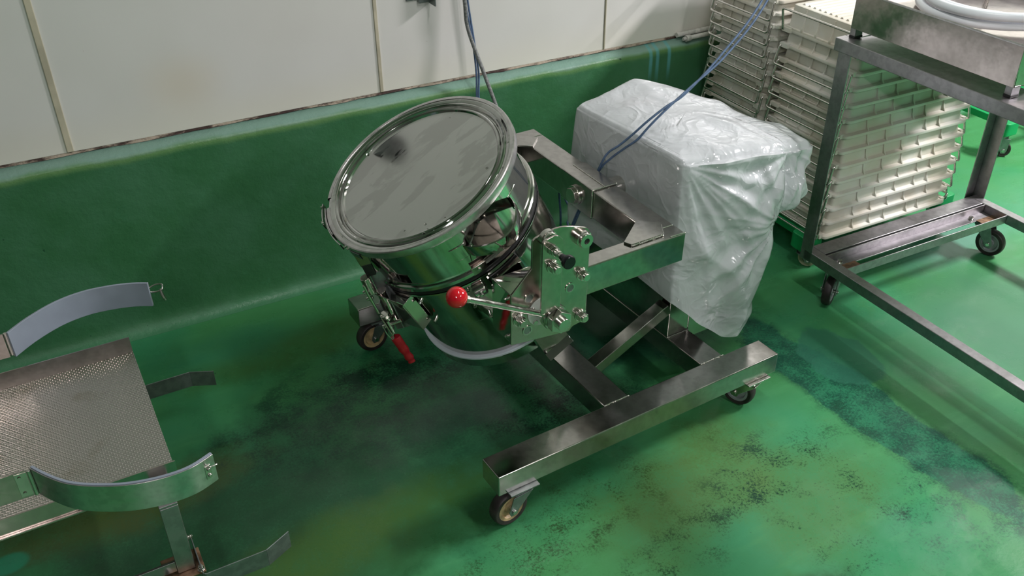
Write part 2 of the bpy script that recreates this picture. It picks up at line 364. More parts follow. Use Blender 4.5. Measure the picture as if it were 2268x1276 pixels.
def rpoly(pts, r, n=4):
    pts = [Vector(p) for p in pts]; m = len(pts); out = []
    for i in range(m):
        a, b, c = pts[i-1], pts[i], pts[(i+1) % m]; d1 = a-b; d2 = c-b; rr = min(r if not isinstance(r, (list, tuple)) else r[i], d1.length*.45, d2.length*.45)
        p = b+d1.normalized()*rr; q = b+d2.normalized()*rr
        for k in range(n+1):
            t = k/n; out.append(p*(1-t)**2+b*2*t*(1-t)+q*t*t)
    return out

# ================================================================ room shell
struct(MB().box(-3.5, 7.0, -3.2, 2.6, -.08, 0).build('floor', 'floor'))
struct(MB().box(-3.5, 7.0, -3.2, 2.6, CEIL, CEIL+.08).build('ceiling', 'ceiling'))
prof = [(2.6, -.02), (2.445, -.02), (2.445, 0.0005), (2.458, .004), (2.470, .012), (2.480, .026), (2.487, .045), (2.490, .08), (2.490, .525), (2.493, .541), (2.500, .549), (2.531, .5635), (2.6, .5635)]
struct(MB().prism([(-3.5, y, z) for y, z in prof], (10.5, 0, 0)).build('baseboard_back', 'plinth', ang=50))
xs = [-3.5, -.86, .026, .903, 1.696, 2.55, 3.4, 7.0]
wb = MB()
for i in range(len(xs)-1): wb.box(xs[i]+.003, xs[i+1]-.003, 2.53, 2.56, .5705, CEIL)
wb.box(-3.5, 7.0, 2.552, 2.62, .5, CEIL)
struct(wb.build('wall_back', 'panel', bevel=.002))
sm = []
for i, x in enumerate(xs[1:-1]):
    wdt = (.008, .0085, .0055, .002, .0035, .004)[i]
    struct(MB().box(x-wdt, x+wdt, 2.526, 2.54, .572, CEIL).build('trim_%d' % (i+1), 'seal', bevel=.002))
fl = MB(); n = 240
pa = []; pb = []
for i in range(n+1):
    x = -3.5+10.5*i/n; pa.append((x, 2.5275+random.uniform(-.002, .002), .5645+random.uniform(-.0015, .0015))); pb.append((x, 2.531, .5715+random.uniform(-.0015, .002)))
fl.add(pa+pb, [(i, i+1, n+2+i, n+1+i) for i in range(n)])
struct(fl.build('trim_8', 'filler'))
struct(MB().box(-3.6, -3.5, -3.2, 2.6, 0, CEIL).build('wall_left', 'wall_other'))
struct(MB().box(7.0, 7.1, -3.2, 2.6, 0, CEIL).build('wall_right', 'wall_other'))
struct(MB().box(-3.5, 7.0, -3.3, -3.2, 0, CEIL).build('wall_front', 'wall_other'))
# broken white pipe pieces on the ledge in the corner
t = thing('conduit_offcut', 'broken white plastic conduit pieces on the ledge at the wall foot beside the tray stack', 'pipe', (2.03, 2.505, .562))
MB().cyl((1.985, 2.515, .578), (2.14, 2.515, .580), .0085, 14).build('upper_conduit', 'pvc', t)
MB().tube([(2.0, 2.497, .566), (2.012, 2.497, .5665), (2.0121, 2.497, .5665), (2.03, 2.497, .567), (2.0301, 2.497, .567), (2.14, 2.497, .569)], [.006, .006, .011, .011, .008, .008], 14).build('lower_conduit', 'pvc', t)
# bracket on the wall at the top edge of the photo
t = thing('wall_bracket', 'small grey steel bracket with a slot on the cream wall left of the hanging cords', 'bracket', (1.058, 2.53, .84))
b = MB(); b.box(1.036, 1.083, 2.517, 2.53, .822, .90); b.box(1.072, 1.076, 2.485, 2.53, .815, .90); b.box(1.0, 1.036, 2.525, 2.53, .83, .90)
b.build('bracket_plate', 'zinc', t, bevel=.001)
MB().tube(rounded([(1.050, 2.515, .90), (1.050, 2.507, .84), (1.060, 2.507, .832), (1.070, 2.507, .84), (1.070, 2.515, .90)], .008), .0032, 8).build('hook', 'wire', t)
t = thing('wall_canister', 'dark round canister on the wall above the photo, seen only mirrored in the drum lid', 'canister', (.51, 2.53, 1.13))
MB().cyl((.515, 2.445, 1.10), (.510, 2.455, 1.175), .042, 36).build('canister_body', 'black', t, bevel=.002)
MB().box(.50, .52, 2.47, 2.53, 1.12, 1.15).build('canister_bracket', 'black', t, bevel=.001)
MB().cyl((.515, 2.445, 1.0998), (.5151, 2.4449, 1.0985), .038, 36).build('canister_face', 'hubgrey', t)
# lamp housings, the last three for added fill lamps
for i, ((x, y), a_, b_, pw) in enumerate(LIGHTS):
    t = thing('ceiling_lamp', 'slim white ceiling lamp '+('furthest to the right', 'added for fill behind the photographer on the right', 'added for fill behind the photographer on the left', 'added for fill overhead in front of the photographer')[i], 'lamp', (x, y, CEIL), WORLD, None)
    MB().box(x-a_/2-.02, x+a_/2+.02, y-b_/2-.02, y+b_/2+.02, CEIL-.07, CEIL).build('lamp_housing', 'white', t, bevel=.006)

# ================================================================ casters
def caster(parent, px, py, ztop, r, head, wdt=.028, trail=.03, forkmat='zinc', tyre='tyre', hub='hub', plate=(.075, .06), fork_w=None, hub_r=.72):
    hx, hy = head; l = math.hypot(hx, hy); hx /= l; hy /= l; ax, ay = -hy, hx
    fw = (wdt/2+.007); wc = Vector((px+hx*trail, py+hy*trail, r)); ax_ = Vector((ax, ay, 0)); hd = Vector((hx, hy, 0))
    b = MB()
    b.box(px-plate[0]/2, px+plate[0]/2, py-plate[1]/2, py+plate[1]/2, ztop-.004, ztop)
    b.cyl((px, py, ztop-.018), (px, py, ztop-.003), .021, 20)
    zt = ztop-.018
    b.prism([Vector((px, py, zt))+ax_*fw+hd*.024, Vector((px, py, zt))-ax_*fw+hd*.024, Vector((px, py, zt))-ax_*fw-hd*.024, Vector((px, py, zt))+ax_*fw-hd*.024], (0, 0, .003))
    for sg in (-1, 1):
        c0_ = Vector((px, py, 0))+ax_*sg*fw
        q = [c0_+Vector((0, 0, zt+.002))-hd*.024, c0_+Vector((0, 0, zt+.002))+hd*.030, wc+ax_*sg*fw+hd*.013+Vector((0, 0, .0)), wc+ax_*sg*fw+hd*.008-Vector((0, 0, .012)), wc+ax_*sg*fw-hd*.008-Vector((0, 0, .012)), wc+ax_*sg*fw-hd*.013]
        b.prism(q, ax_*sg*.0025)
    f = b.build('caster', forkmat, parent, bevel=.0008)
    tp = []
    for i in range(13):
        th = math.pi*i/12; tp.append((r-(r*.10)*(1-math.sin(th)), -math.cos(th)*wdt/2))
    prof = [(r*hub_r, -wdt/2+.001)]+tp+[(r*hub_r, wdt/2-.001), (r*hub_r, -wdt/2+.001)]
    MB().lathe(prof, wc, ax_, (0, 0, 1), hd, 40).build('tyre', tyre, f)
    hp = [(.0001, -wdt*.40), (r*.26, -wdt*.40), (r*.30, -wdt*.22), (r*.52, -wdt*.18), (r*.58, -wdt*.42), (r*hub_r, -wdt*.44), (r*hub_r, wdt*.44), (r*.58, wdt*.42), (r*.52, wdt*.18), (r*.30, wdt*.22), (r*.26, wdt*.40), (.0001, wdt*.40)]
    MB().lathe(hp, wc, ax_, (0, 0, 1), hd, 36).build('wheel_hub', hub, f)
    MB().cyl(wc-ax_*(fw+.007), wc+ax_*(fw+.007), .0062, 14).build('axle_bolt', 'bolt', f, bevel=.001)
    return f
def hexbolt(parent, p, d, r=.009, h=.009, shaft=.006, washer=True, name='bolt'):
    p = Vector(p); d = Vector(d).normalized(); b = MB()
    if washer: b.cyl(p, p+d*.002, r*1.22, 22); b.cyl(p+d*.002, p+d*.0036, r*1.02, 22)
    z = .0036 if washer else 0
    b.cyl(p+d*z, p+d*(z+h), r, 6)
    if shaft: b.cyl(p+d*(z+h), p+d*(z+h+shaft), r*.68, 18)
    return b.build(name, 'bolt', parent, bevel=.0008)

# ================================================================ mixing machine
ZB = 0.1025
mx = thing('mixing_machine', 'stainless steel wheeled stand with a cradle and red ball lever that holds the tilted drum', 'machine', (1.145, 1.67, 0), MIX)
MB().box(.728, 1.563, 1.255, 1.327, ZB, .160).build('base_beam', 'steel', mx, bevel=.003)
MB().box(.730, 1.563, 2.010, 2.082, ZB, .160).build('base_beam', 'steel', mx, bevel=.003)
MB().box(1.063, 1.137, 1.3275, 2.0095, ZB+.001, .1595).build('cross_beam', 'steel', mx, bevel=.003)
MB().box(1.365, 1.438, 1.3275, 2.0095, ZB+.001, .1595).build('cross_beam', 'steel', mx, bevel=.003)
def weld(pts, par=None):
    pts = [Vector(p) for p in pts]; out = []
    for i in range(len(pts)-1):
        n_ = max(2, int((pts[i+1]-pts[i]).length/.0022))
        for k in range(n_): out.append(pts[i].lerp(pts[i+1], k/n_)+Vector((random.uniform(-.0004, .0004),)*3))
    out.append(pts[-1]); r_ = [.0013+.0009*(i % 2) for i in range(len(out))]
    return MB().tube(out, r_, 6).build('weld_bead', 'bolt', par or mx, ang=80)
weld([(1.063, 1.3265, .1605), (1.137, 1.3265, .1605)])
weld([(1.365, 1.3265, .1605), (1.438, 1.3265, .1605)])
weld([(1.366, 1.460, .1605), (1.438, 1.460, .1605)])
# column and gearbox housing
MB().box(1.366, 1.437, 1.4615, 1.873, .160, .640).build('column', 'steel', mx, bevel=.003)
b = MB(); b.box(1.4378, 1.602, 1.4635, 1.873, .128, .655); b.build('motor_housing', 'steel', mx, bevel=.004)
MB().box(1.369, 1.60, 1.4665, 1.868, .6403, .662).build('top_cover', 'motor', mx, bevel=.003)
MB().box(1.6025, 1.69, 1.50, 1.66, .50, .62).build('control_box', 'motor', mx, bevel=.004)
MB().cyl((1.64, 1.56, .6205), (1.64, 1.56, .632), .015, 20).build('red_button', 'red', mx, bevel=.002)
MB().box(1.50, 1.56, 1.62, 1.72, .6625, .668).build('warning_plate', 'blackplastic', mx, bevel=.001)
MB().box(1.43, 1.54, 1.78, 1.80, .6625, .672).build('red_strip', 'redgrip', mx, bevel=.002)
# diagonal brace
MB().bar((1.134, 1.479, .1405), (1.367, 1.479, .2500), .036, .031, (0, 0, 1)).build('brace', 'steel', mx, bevel=.002)
weld([(1.1385, 1.461, .152), (1.1385, 1.461, .128)])
# rocking yoke (slightly tilted about the pivot)
ty = math.radians(2.0)
def T(p):
    x, y, z = p; dy = y-1.67; dz = z-.52
    return (x, 1.67+dy*math.cos(ty)-dz*math.sin(ty), .52+dy*math.sin(ty)+dz*math.cos(ty))
def tb(x0, x1, y0, y1, z0, z1):
    b = MB().box(x0, x1, y0, y1, z0, z1); b.v = [T(p) for p in b.v]; return b
YT, YB0 = .564, .489
tb(1.221, 1.288, 1.3955, 1.946, YB0, YT).build('yoke_beam', 'steel', mx, bevel=.003)
tb(.9855, 1.288, 1.3515, 1.395, YB0, YT).build('yoke_arm', 'steel', mx, bevel=.003)
tb(.9855, 1.288, 1.9465, 1.990, YB0, YT).build('yoke_arm', 'steel', mx, bevel=.003)
tb(1.2185, 1.292, 1.618, 1.752, YB0-.004, YT+.003).build('pivot_sleeve', 'steel', mx, bevel=.003)
def tw(pts): return weld([T(p) for p in pts])
tw([(1.2185, 1.617, YB0), (1.2185, 1.617, YT+.003), (1.291, 1.617, YT+.003)])
tw([(1.255, 1.753, YT+.0035), (1.255, 1.618, YT+.0035)])
tw([(1.222, 1.353, YT+.0008), (1.287, 1.353, YT+.0008)]) if 0 else None
tw([(1.245, 1.3565, YT+.0008), (1.2875, 1.3535, YT+.0008)])
for yy, sg in ((1.3515, 1), (1.990, -1)):
    g = [(1.222, yy+sg*.098, YT), (1.262, yy+sg*.060, YT), (1.236, yy+sg*.018, YT), (1.146, yy+sg*.018, YT), (1.138, yy+sg*.036, YT)]
    g = [T(p) for p in g]
    MB().prism(g, (0, 0, .005)).build('gusset_plate', 'steel', mx, bevel=.001)
    tw([(1.262, yy+sg*.058, YT+.002), (1.236, yy+sg*.0165, YT+.002), (1.146, yy+sg*.0165, YT+.002)])
MB().cyl(T((1.2185, 1.687, .522)), T((1.212, 1.687, .522)), .026, 32).build('pivot_washer', 'bolt', mx, bevel=.001)
MB().cyl(T((1.212, 1.687, .522)), T((1.203, 1.687, .522)), .0215, 8).build('pivot_bolt', 'bolt', mx, bevel=.0015)
MB().cyl((1.288, 1.67, .52), (1.37, 1.67, .52), .028, 28).build('pivot_shaft', 'bolt', mx)
# holding plates, front and rear
G = [(.870, .667), (.905, .676), (.940, .677), (.975, .667), (1.006, .655), (1.014, .640), (1.011, .42), (.975, .415), (.968, .405), (.818, .425), (.819, .550), (.869, .599)]
poly = rpoly([(x, 1.3505, z) for x, z in G], [.010, .03, .03, .03, .014, .014, .004, .02, .004, .002, .002, .002])
pg = MB().prism(poly, (0, -.005, 0)).build('locking_plate', 'steel_plate', mx, bevel=.001)
MB().prism(rpoly([(x, 1.9915, z+.02) for x, z in G], .006), (0, .005, 0)).build('locking_plate', 'steel_plate', mx, bevel=.001)
b = MB(); b.box(.8205, .985, 1.352, 1.426, .426, .549); b.build('trunnion_housing', 'steel_drum', mx, bevel=.0015)
b = MB(); b.box(.8205, .985, 1.916, 1.9905, .446, .569); b.build('trunnion_housing', 'steel_drum', mx, bevel=.0015)
for z in (.535, .440):
    hexbolt(mx, (.8205, 1.362 if z > .5 else 1.362, z), (-1, 0, 0), .0035, .003, .002, True, 'cover_screw')
yf = 1.3452
for x, z in ((.996, .545), (.996, .438), (.838, .484)): hexbolt(mx, (x, yf, z), (0, -1, 0), .0122, .0115, .005)
for x, z in ((.862, .530), (.858, .450), (.9655, .520)):
    MB().lathe([(.0090, 0), (.0118, 0), (.0118, .0015), (.0090, .0015), (.0090, 0)], (x, yf, z), (0, -1, 0), (1, 0, 0), (0, 0, 1), 28).build('hole_rim', 'bolt', mx)
    MB().cyl((x, yf+.0004, z), (x, yf-.0006, z), .0090, 24).build('hole_bottom', 'zinc', mx)
# index bushes with a socket
for i, (x, z) in enumerate(((.991, .636), (.903, .665))):
    MB().lathe([(.0001, .016), (.006, .016), (.0068, .020), (.0155, .020), (.0165, .018), (.0165, .012), (.0185, .011), (.0185, 0), (.0001, 0)], (x, yf, z), (0, -1, 0), (1, 0, 0), (0, 0, 1), 32).build('index_bush', 'bolt', mx)
    if i == 0: MB().cyl((x, yf-.0162, z), (x, yf-.0168, z), .0058, 16).build('bush_hole', 'black', mx)
# trunnion: washer, lever collar, nut, threaded end
PV = (.908, .483)
def ycyl(y0, y1, r, n=28, x=PV[0], z=PV[1]): return MB().cyl((x, y0, z), (x, y1, z), r, n)
wz = ycyl(yf, yf-.0018, .034, 40, .893, .487).build('nylon_washer', 'washerw', mx, bevel=.0005)
for dx, dz in ((-.024, .013), (-.016, -.022)): MB().cyl((.893+dx, yf-.0018, .487+dz), (.893+dx, yf-.0055, .487+dz), .0055, 14).build('washer_screw', 'bolt', mx, bevel=.001)
ycyl(yf-.002, yf-.014, .022, 8).build('trunnion_nut', 'bolt', mx, bevel=.001)
lev = MB().lathe([(.010, .014), (.0285, .014), (.030, .017), (.030, .030), (.0285, .033), (.010, .033)], (PV[0], yf, PV[1]), (0, -1, 0), (1, 0, 0), (0, 0, 1), 40).build('lever_collar', 'bolt', mx)
ycyl(yf-.0335, yf-.036, .0255, 28).build('spring_washer', 'bolt', mx, bevel=.0006)
ycyl(yf-.0365, yf-.056, .0275, 6).build('lock_nut', 'bolt', mx, bevel=.0015)
ycyl(1.44, yf-.068, .0150, 26).build('trunnion_shaft', 'bolt', mx, bevel=.0012)
ycyl(1.90, 2.01, .0125, 26, .908, .50).build('trunnion_shaft', 'bolt', mx, bevel=.0012)
yl = yf-.024
k0 = V(.884, yl, .4955); k1 = V(.705, yl, .597); kd = (k1-k0).normalized()
rod = MB().cyl(k0, k1, .0068, 22).build('lever_rod', 'bolt', mx)
MB().cyl(k1-kd*.002, k1+kd*.009, .0085, 6).build('jam_nut', 'bolt', mx, bevel=.0008)
MB().sphere(k1+kd*.027, .0215, 40, 24).build('ball_knob', 'red', mx, ang=180)
# index lever plate with plunger
q = [(.872, .690), (.887, .6945), (.912, .690), (.918, .672), (.918, .505), (.905, .500), (.862, .515), (.866, .675)]
IP = 1.3305
A8 = [(.8705, .684), (.905, .690), (.921, .672), (.915, .510), (.868, .510)]
MB().prism(rpoly([(x-.002, IP-.026, z) for x, z in A8], [.008, .012, .012, .001, .001]), (0, .005, 0)).build('index_lever', 'steel_plate', mx, bevel=.0008)
yi = IP-.0265
hexbolt(mx, (.893, yi, .619), (0, -1, 0), .0122, .011, .0055)
b = MB(); b.cyl((.890, yi, .660), (.890, yi-.008, .660), .0115, 6); b.cyl((.890, yi-.009, .660), (.890, yi-.015, .660), .0105, 6); b.cyl((.890, yi-.015, .660), (.890, yi-.026, .660), .0080, 20); b.cyl((.890, yi-.026, .660), (.890, yi-.034, .660), .0068, 6)
b.build('plunger_body', 'bolt', mx, bevel=.0008)
MB().lathe([(.0001, .034), (.007, .034), (.0085, .042), (.0085, .046), (.013, .050), (.0145, .053), (.0145, .060), (.0130, .0625), (.0001, .0630)], (.890, yi, .660), (0, -1, 0), (1, 0, 0), (0, 0, 1), 32).build('plunger_knob', 'blackplastic', mx)

# ---- drum frame
tq, qq = .491, -.035
da = V(-math.sin(tq)*math.cos(qq), math.sin(qq), math.cos(tq)*math.cos(qq))
du = -(da.cross(V(0, 1, 0))); du.normalize(); dv = da.cross(du)
DC = V(.781, 1.67, .71)
def D(th, r, s, dt=0.0):
    th = math.radians(th); er = du*math.cos(th)+dv*math.sin(th); et = -du*math.sin(th)+dv*math.cos(th)
    return DC+er*r+et*dt+da*s
def dl(prof, th0=0, th1=360, n=128): return MB().lathe([(r, s) for r, s in prof], DC, da, du, dv, n, th0, th1)
# holder barrel (part of the machine)
dl([(.200, -.168), (.2150, -.168), (.2155, -.172), (.2150, -.176), (.2082, -.178), (.2078, -.297), (.2070, -.300), (.2040, -.301), (.2035, -.4290), (.2000, -.4290), (.1995, -.180), (.200, -.168)]).build('cradle_barrel', 'steel_drum', mx, ang=25)
dl([(.1990, -.4295), (.2120, -.4295), (.2140, -.4310), (.2140, -.4355), (.2125, -.4375), (.1990, -.4375)]).build('cradle_gasket', 'gasket', mx)
dl([(.0001, -.4380), (.2120, -.4380), (.2128, -.4400), (.2128, -.4660), (.2100, -.4690), (.0001, -.4690)]).build('bottom_pan', 'steel_drum', mx, ang=25)
# retaining studs on the barrel
for th, s in ((-148.4, -.197), (-148, -.269), (-115, -.190), (-112.5, -.288), (-117, -.240)):
    MB().tube([D(th, .207, s), D(th, .2125, s), D(th, .2126, s), D(th, .2155, s), D(th, .2156, s), D(th, .218, s)], [.0045, .0045, .0034, .0034, .0040, .0036], 12).build('stud', 'bolt', mx)
# guide channels around the barrel
def guide(th, w2, s0, s1, r0=.2085, r1=.238, lip=.0, foot=.0):
    g = MB(); t_ = .0025
    def Q(r, s, dt): return D(th, r, s, dt)
    g.hexa([Q(r0, s1, -w2), Q(r0, s1, w2), Q(r1, s1, w2), Q(r1, s1, -w2), Q(r0, s0, -w2), Q(r0, s0, w2), Q(r1, s0, w2), Q(r1, s0, -w2)])
    if lip:
        g.hexa([Q(r1-t_, s0-.0005, -w2), Q(r1-t_, s0-.0005, w2), Q(r1, s0, w2), Q(r1, s0, -w2), Q(r1+lip*.35-t_, s0+lip, -w2), Q(r1+lip*.35-t_, s0+lip, w2), Q(r1+lip*.35, s0+lip, w2), Q(r1+lip*.35, s0+lip, -w2)])
    if foot:
        g.hexa([Q(r1+foot*.8-t_, s1-foot, -w2), Q(r1+foot*.8-t_, s1-foot, w2), Q(r1+foot*.8, s1-foot, w2), Q(r1+foot*.8, s1-foot, -w2), Q(r1-t_, s1+.0005, -w2), Q(r1-t_, s1+.0005, w2), Q(r1, s1, w2), Q(r1, s1, -w2)])
    return g.build('guide_channel', 'steel_drum', mx, bevel=.0012)
guide(-90, .036, -.172, -.470, .2085, .2385, 0, .016)
guide(90, .036, -.172, -.470, .2085, .2385, 0, .016)
guide(-161, .036, -.172, -.270, .2085, .2400, .024, .0)
g = MB()   # top ledge of the front guide
g.hexa([D(-90, .209, -.1795, -.036), D(-90, .209, -.1795, .036), D(-90, .240, -.1765, .036), D(-90, .240, -.1765, -.036), D(-90, .209, -.1765, -.036), D(-90, .209, -.1765, .036), D(-90, .240, -.1735, .036), D(-90, .240, -.1735, -.036)])
g.build('guide_cap', 'steel_drum', mx, bevel=.0006)
# hinge lug and hinge bars on the front left of the barrel
lug = MB(); lg = []
for k in range(9):
    an = math.pi*k/8; lg.append(D(-108, .2085+.0, -.205-.016*math.cos(an)*0, 0))
lug.prism([D(-108, .209, -.178, -.016), D(-108, .232, -.180, -.016), D(-108, .238, -.188, -.016), D(-108, .236, -.200, -.016), D(-108, .209, -.214, -.016)], D(-108, .209, -.178, .014)-D(-108, .209, -.178, -.016))
lug.build('hinge_lug', 'bolt', mx, bevel=.004)
hexbolt(mx, D(-108, .2355, -.189, -.001), D(-108, 1, 0)-D(-108, 0, 0), .0055, .005, .002)
for i, dt in enumerate((.012, .024)):
    MB().bar(D(-104, .226, -.200, dt), D(-104, .226, -.330, dt), .006, .016, D(-104, 1, 0)-D(-104, 0, 0)).build('hinge_bar', 'bolt', mx, bevel=.001)
# toggle clamp on the left of the barrel
TH = -171
tc_ = MB(); e_ = D(-118, 1, 0)-D(-118, 0, 0)
nE = D(-118, 1, 0)-D(-118, 0, 0); mE = D(-28, 1, 0)-D(-28, 0, 0)
def TP(r, s, dt):
    rc = .235+.033*(-.10-s)/.16 if s > -.26 else .268+.0078*(-.26-s)/.08
    return D(-167, rc, s)+nE*(r-.2440)+mE*dt
hk = MB(); hk.hexa([TP(.231, -.075, -.013), TP(.231, -.075, .013), TP(.2335, -.075, .013), TP(.2335, -.075, -.013), TP(.247, -.008, -.013), TP(.247, -.008, .013), TP(.2495, -.008, .013), TP(.2495, -.008, -.013)])
hk.build('clamp_strap', 'steel_plate', mx, bevel=.003)
MB().bar(TP(.230, -.072, 0), TP(.226, -.108, 0), .022, .010, e_).build('rubber_buffer', 'black', mx, bevel=.002)
MB().cyl(TP(.238, -.098, -.014), TP(.238, -.142, -.014), .0115, 24).build('clamp_tube', 'steel_plate', mx, bevel=.001)
b = MB(); b.bar(TP(.2215, -.110, .010), TP(.2215, -.285, .010), .032, .003, e_)
b.bar(TP(.236, -.150, .020), TP(.236, -.262, .020), .0025, .026, e_)
b.bar(TP(.236, -.170, -.006), TP(.236, -.262, -.006), .0025, .026, e_)
b.build('clamp_base', 'zinc', mx, bevel=.0006)
MB().cyl(TP(.233, -.150, .006), TP(.233, -.238, .006), .0125, 24).build('clamp_barrel', 'steel_plate', mx, bevel=.001)
for dt in (-.014, ):
    MB().tube([TP(.252, -.106, dt-.006), TP(.253, -.130, dt-.006), TP(.256, -.188, dt-.002)], .0033, 10).build('hook_rod', 'bolt', mx)
for s_ in (-.128, -.148): MB().cyl(TP(.247, s_, -.030), TP(.247, s_, -.014), .0045, 12).build('rivet', 'bolt', mx, bevel=.001)
hexbolt(mx, TP(.262, -.190, -.004), -da, .0088, .008, .010, True, 'adjusting_nut')
MB().tube([TP(.262, -.212, -.004), TP(.2625, -.250, -.002)], .0037, 12).build('threaded_rod', 'bolt', mx)
MB().cyl(TP(.257, -.228, -.022), TP(.257, -.228, .026), .0048, 14).build('clamp_pin', 'bolt', mx, bevel=.001)
MB().tube(smooth([TP(.264, -.222, -.018), TP(.270, -.240, -.016), TP(.268, -.262, -.010), TP(.262, -.250, -.004), TP(.258, -.235, 0)], 6), .0016, 8).build('safety_spring', 'wire', mx)
hp0 = TP(.256, -.205, .0); hp1 = TP(.268, -.290, .0)
MB().hexa([TP(.250, -.195, -.013), TP(.250, -.195, -.010), TP(.270, -.195, -.010), TP(.270, -.195, -.013), TP(.255, -.280, -.007), TP(.255, -.280, -.004), TP(.269, -.280, -.004), TP(.269, -.280, -.007)][0:8]).build('handle_arm', 'steel_plate', mx, bevel=.0006)
hp = smooth([TP(.262, -.262, -.004), TP(.264, -.285, -.003), TP(.266, -.305, -.002), TP(.268, -.325, -.001), TP(.270, -.338, 0), TP(.272, -.348, 0)], 6)
nh = len(hp); rr = []
for i in range(nh):
    f_ = i/(nh-1); rr.append(.0125+.0012*math.sin(f_*20)*(.3 < f_ < .95)-.0035*f_-(.003 if i == nh-1 else 0)-(.0012 if i == 0 else 0))
MB().tube(hp, rr, 18, flat=.72, nrm=e_).build('red_grip', 'redgrip', mx, ang=80)
# casters of the machine
caster(mx, .790, 1.272, ZB-.0005, .0465, (-1, -.08))
caster(mx, .802, 2.035, ZB-.0005, .0465, (-1, -.08))
caster(mx, 1.500, 1.275, ZB-.0005, .0455, (-.3, .95), forkmat='bolt', tyre='tyre', hub='hubgrey')
caster(mx, 1.512, 2.046, ZB-.0005, .0465, (-.6, -.8))

# ================================================================ drum
dr = thing('steel_drum', 'shiny tilted stainless steel drum with a clamped round lid sitting in the machine cradle', 'drum', tuple(D(0, 0, -.167)), MIX)
dl([(.199, -.150), (.199, -.010), (.214, -.013), (.214, -.0160), (.2092, -.0165), (.2088, -.132), (.2105, -.137), (.2150, -.1385), (.2172, -.142), (.2172, -.151), (.2150, -.155), (.199, -.155), (.199, -.150)]).build('drum_body', 'steel_drum', dr, ang=25)
dl([(.202, -.1552), (.2140, -.1552), (.2148, -.158), (.2120, -.1595), (.2148, -.161), (.2148, -.165), (.202, -.1668)]).build('drum_seal', 'black', dr)
dl([(.0001, -.0090), (.176, -.0090), (.183, -.0090), (.1865, -.0080), (.1885, -.0035), (.1905, -.0022), (.1935, -.0030), (.196, -.0070), (.198, -.0072), (.2005, -.0010), (.2035, .0012), (.2065, .0002), (.2085, -.0020), (.2105, -.0005), (.2160, .0012), (.2225, .0005), (.2225, -.0095), (.198, -.0100), (.0001, -.0130)], n=160).build('lid', 'steel_lid', dr, ang=20)
dl([(.2195, .0022), (.2262, .0022), (.2285, .0008), (.2292, -.004), (.2292, -.014), (.2280, -.0175), (.2140, -.0180), (.2140, -.0165), (.2250, -.0160), (.2272, -.0130), (.2272, -.003), (.2195, .0008), (.2195, .0022)], 152, 152+352, n=160).build('clamp_ring', 'steel_band', dr, ang=25)
# latch on the ring
def lat(th0, th1, r0, r1, s0, s1, mat, nm, n=14): return dl([(r0, s0), (r1, s0), (r1, s1), (r0, s1), (r0, s0)], th0, th1, n).build(nm, mat, dr, bevel=.0008)
lat(146, 163, .2405, .2430, -.001, -.015, 'steel_band', 'latch_lever')
lat(158, 186, .2330, .2355, .000, -.016, 'steel_band', 'latch_strap')
lat(152, 176, .2300, .2322, .004, -.016, 'steel_band', 'latch_loop')
for th in (149, 161): MB().cyl(D(th, .2395, -.001), D(th, .2445, .0), .003, 12).build('latch_rivet', 'bolt', dr)
for th in (188, 191): MB().cyl(D(th, .229, -.006), D(th, .2335, -.006), .0028, 12).build('latch_rivet', 'bolt', dr)
lat(192, 200, .2296, .2320, -.010, -.026, 'zinc', 'latch_catch')
# grip handles
def grip(thc):
    hw = 20.0; P0 = []; N = 33
    b = MB(); W = .0155
    for i in range(N):
        f_ = i/(N-1); th = thc-hw+2*hw*f_
        bulge = math.sin(math.pi*f_)**.62
        r = .2098+.046*bulge
        c = D(thc, 0, -.072); 
        dt = (f_-.5)*2*.074; rr_ = math.sqrt(max(.2098**2-dt**2, 0))+.060*bulge
        er = D(thc, 1, 0)-D(thc, 0, 0)
        for dr_, ds in ((-.0022, W), (.0022, W*.94), (.0045, 0), (.0022, -W*.94), (-.0022, -W), (-.004, 0)):
            P0.append(D(thc, rr_+dr_, -.082+ds, dt))
    fs = []
    for i in range(N-1):
        for k in range(6): fs.append((i*6+k, i*6+(k+1) % 6, (i+1)*6+(k+1) % 6, (i+1)*6+k))
    fs += [tuple(range(6)), tuple(range((N-1)*6, N*6))[::-1]]
    b.add(P0, fs); return b.build('grip_handle', 'steel_drum', dr, ang=60)
grip(-82); grip(98)
for thc in (-82, 98):
    for sg in (-1, 1):
        th = thc+sg*24
        dl([(.2092, -.062), (.2110, -.064), (.2110, -.100), (.2092, -.102), (.2092, -.062)], th-5, th+5, 8).build('handle_pad', 'steel_drum', dr, bevel=.0008)
dl([(.2178, -.128), (.2205, -.130), (.2205, -.150), (.2178, -.152), (.2178, -.128)], -106, -97, 8).build('drum_catch', 'steel_plate', dr, bevel=.0008)
MB().cyl(D(-102, .2205, -.140), D(-102, .2235, -.140), .0045, 14).build('catch_rivet', 'bolt', dr, bevel=.001)

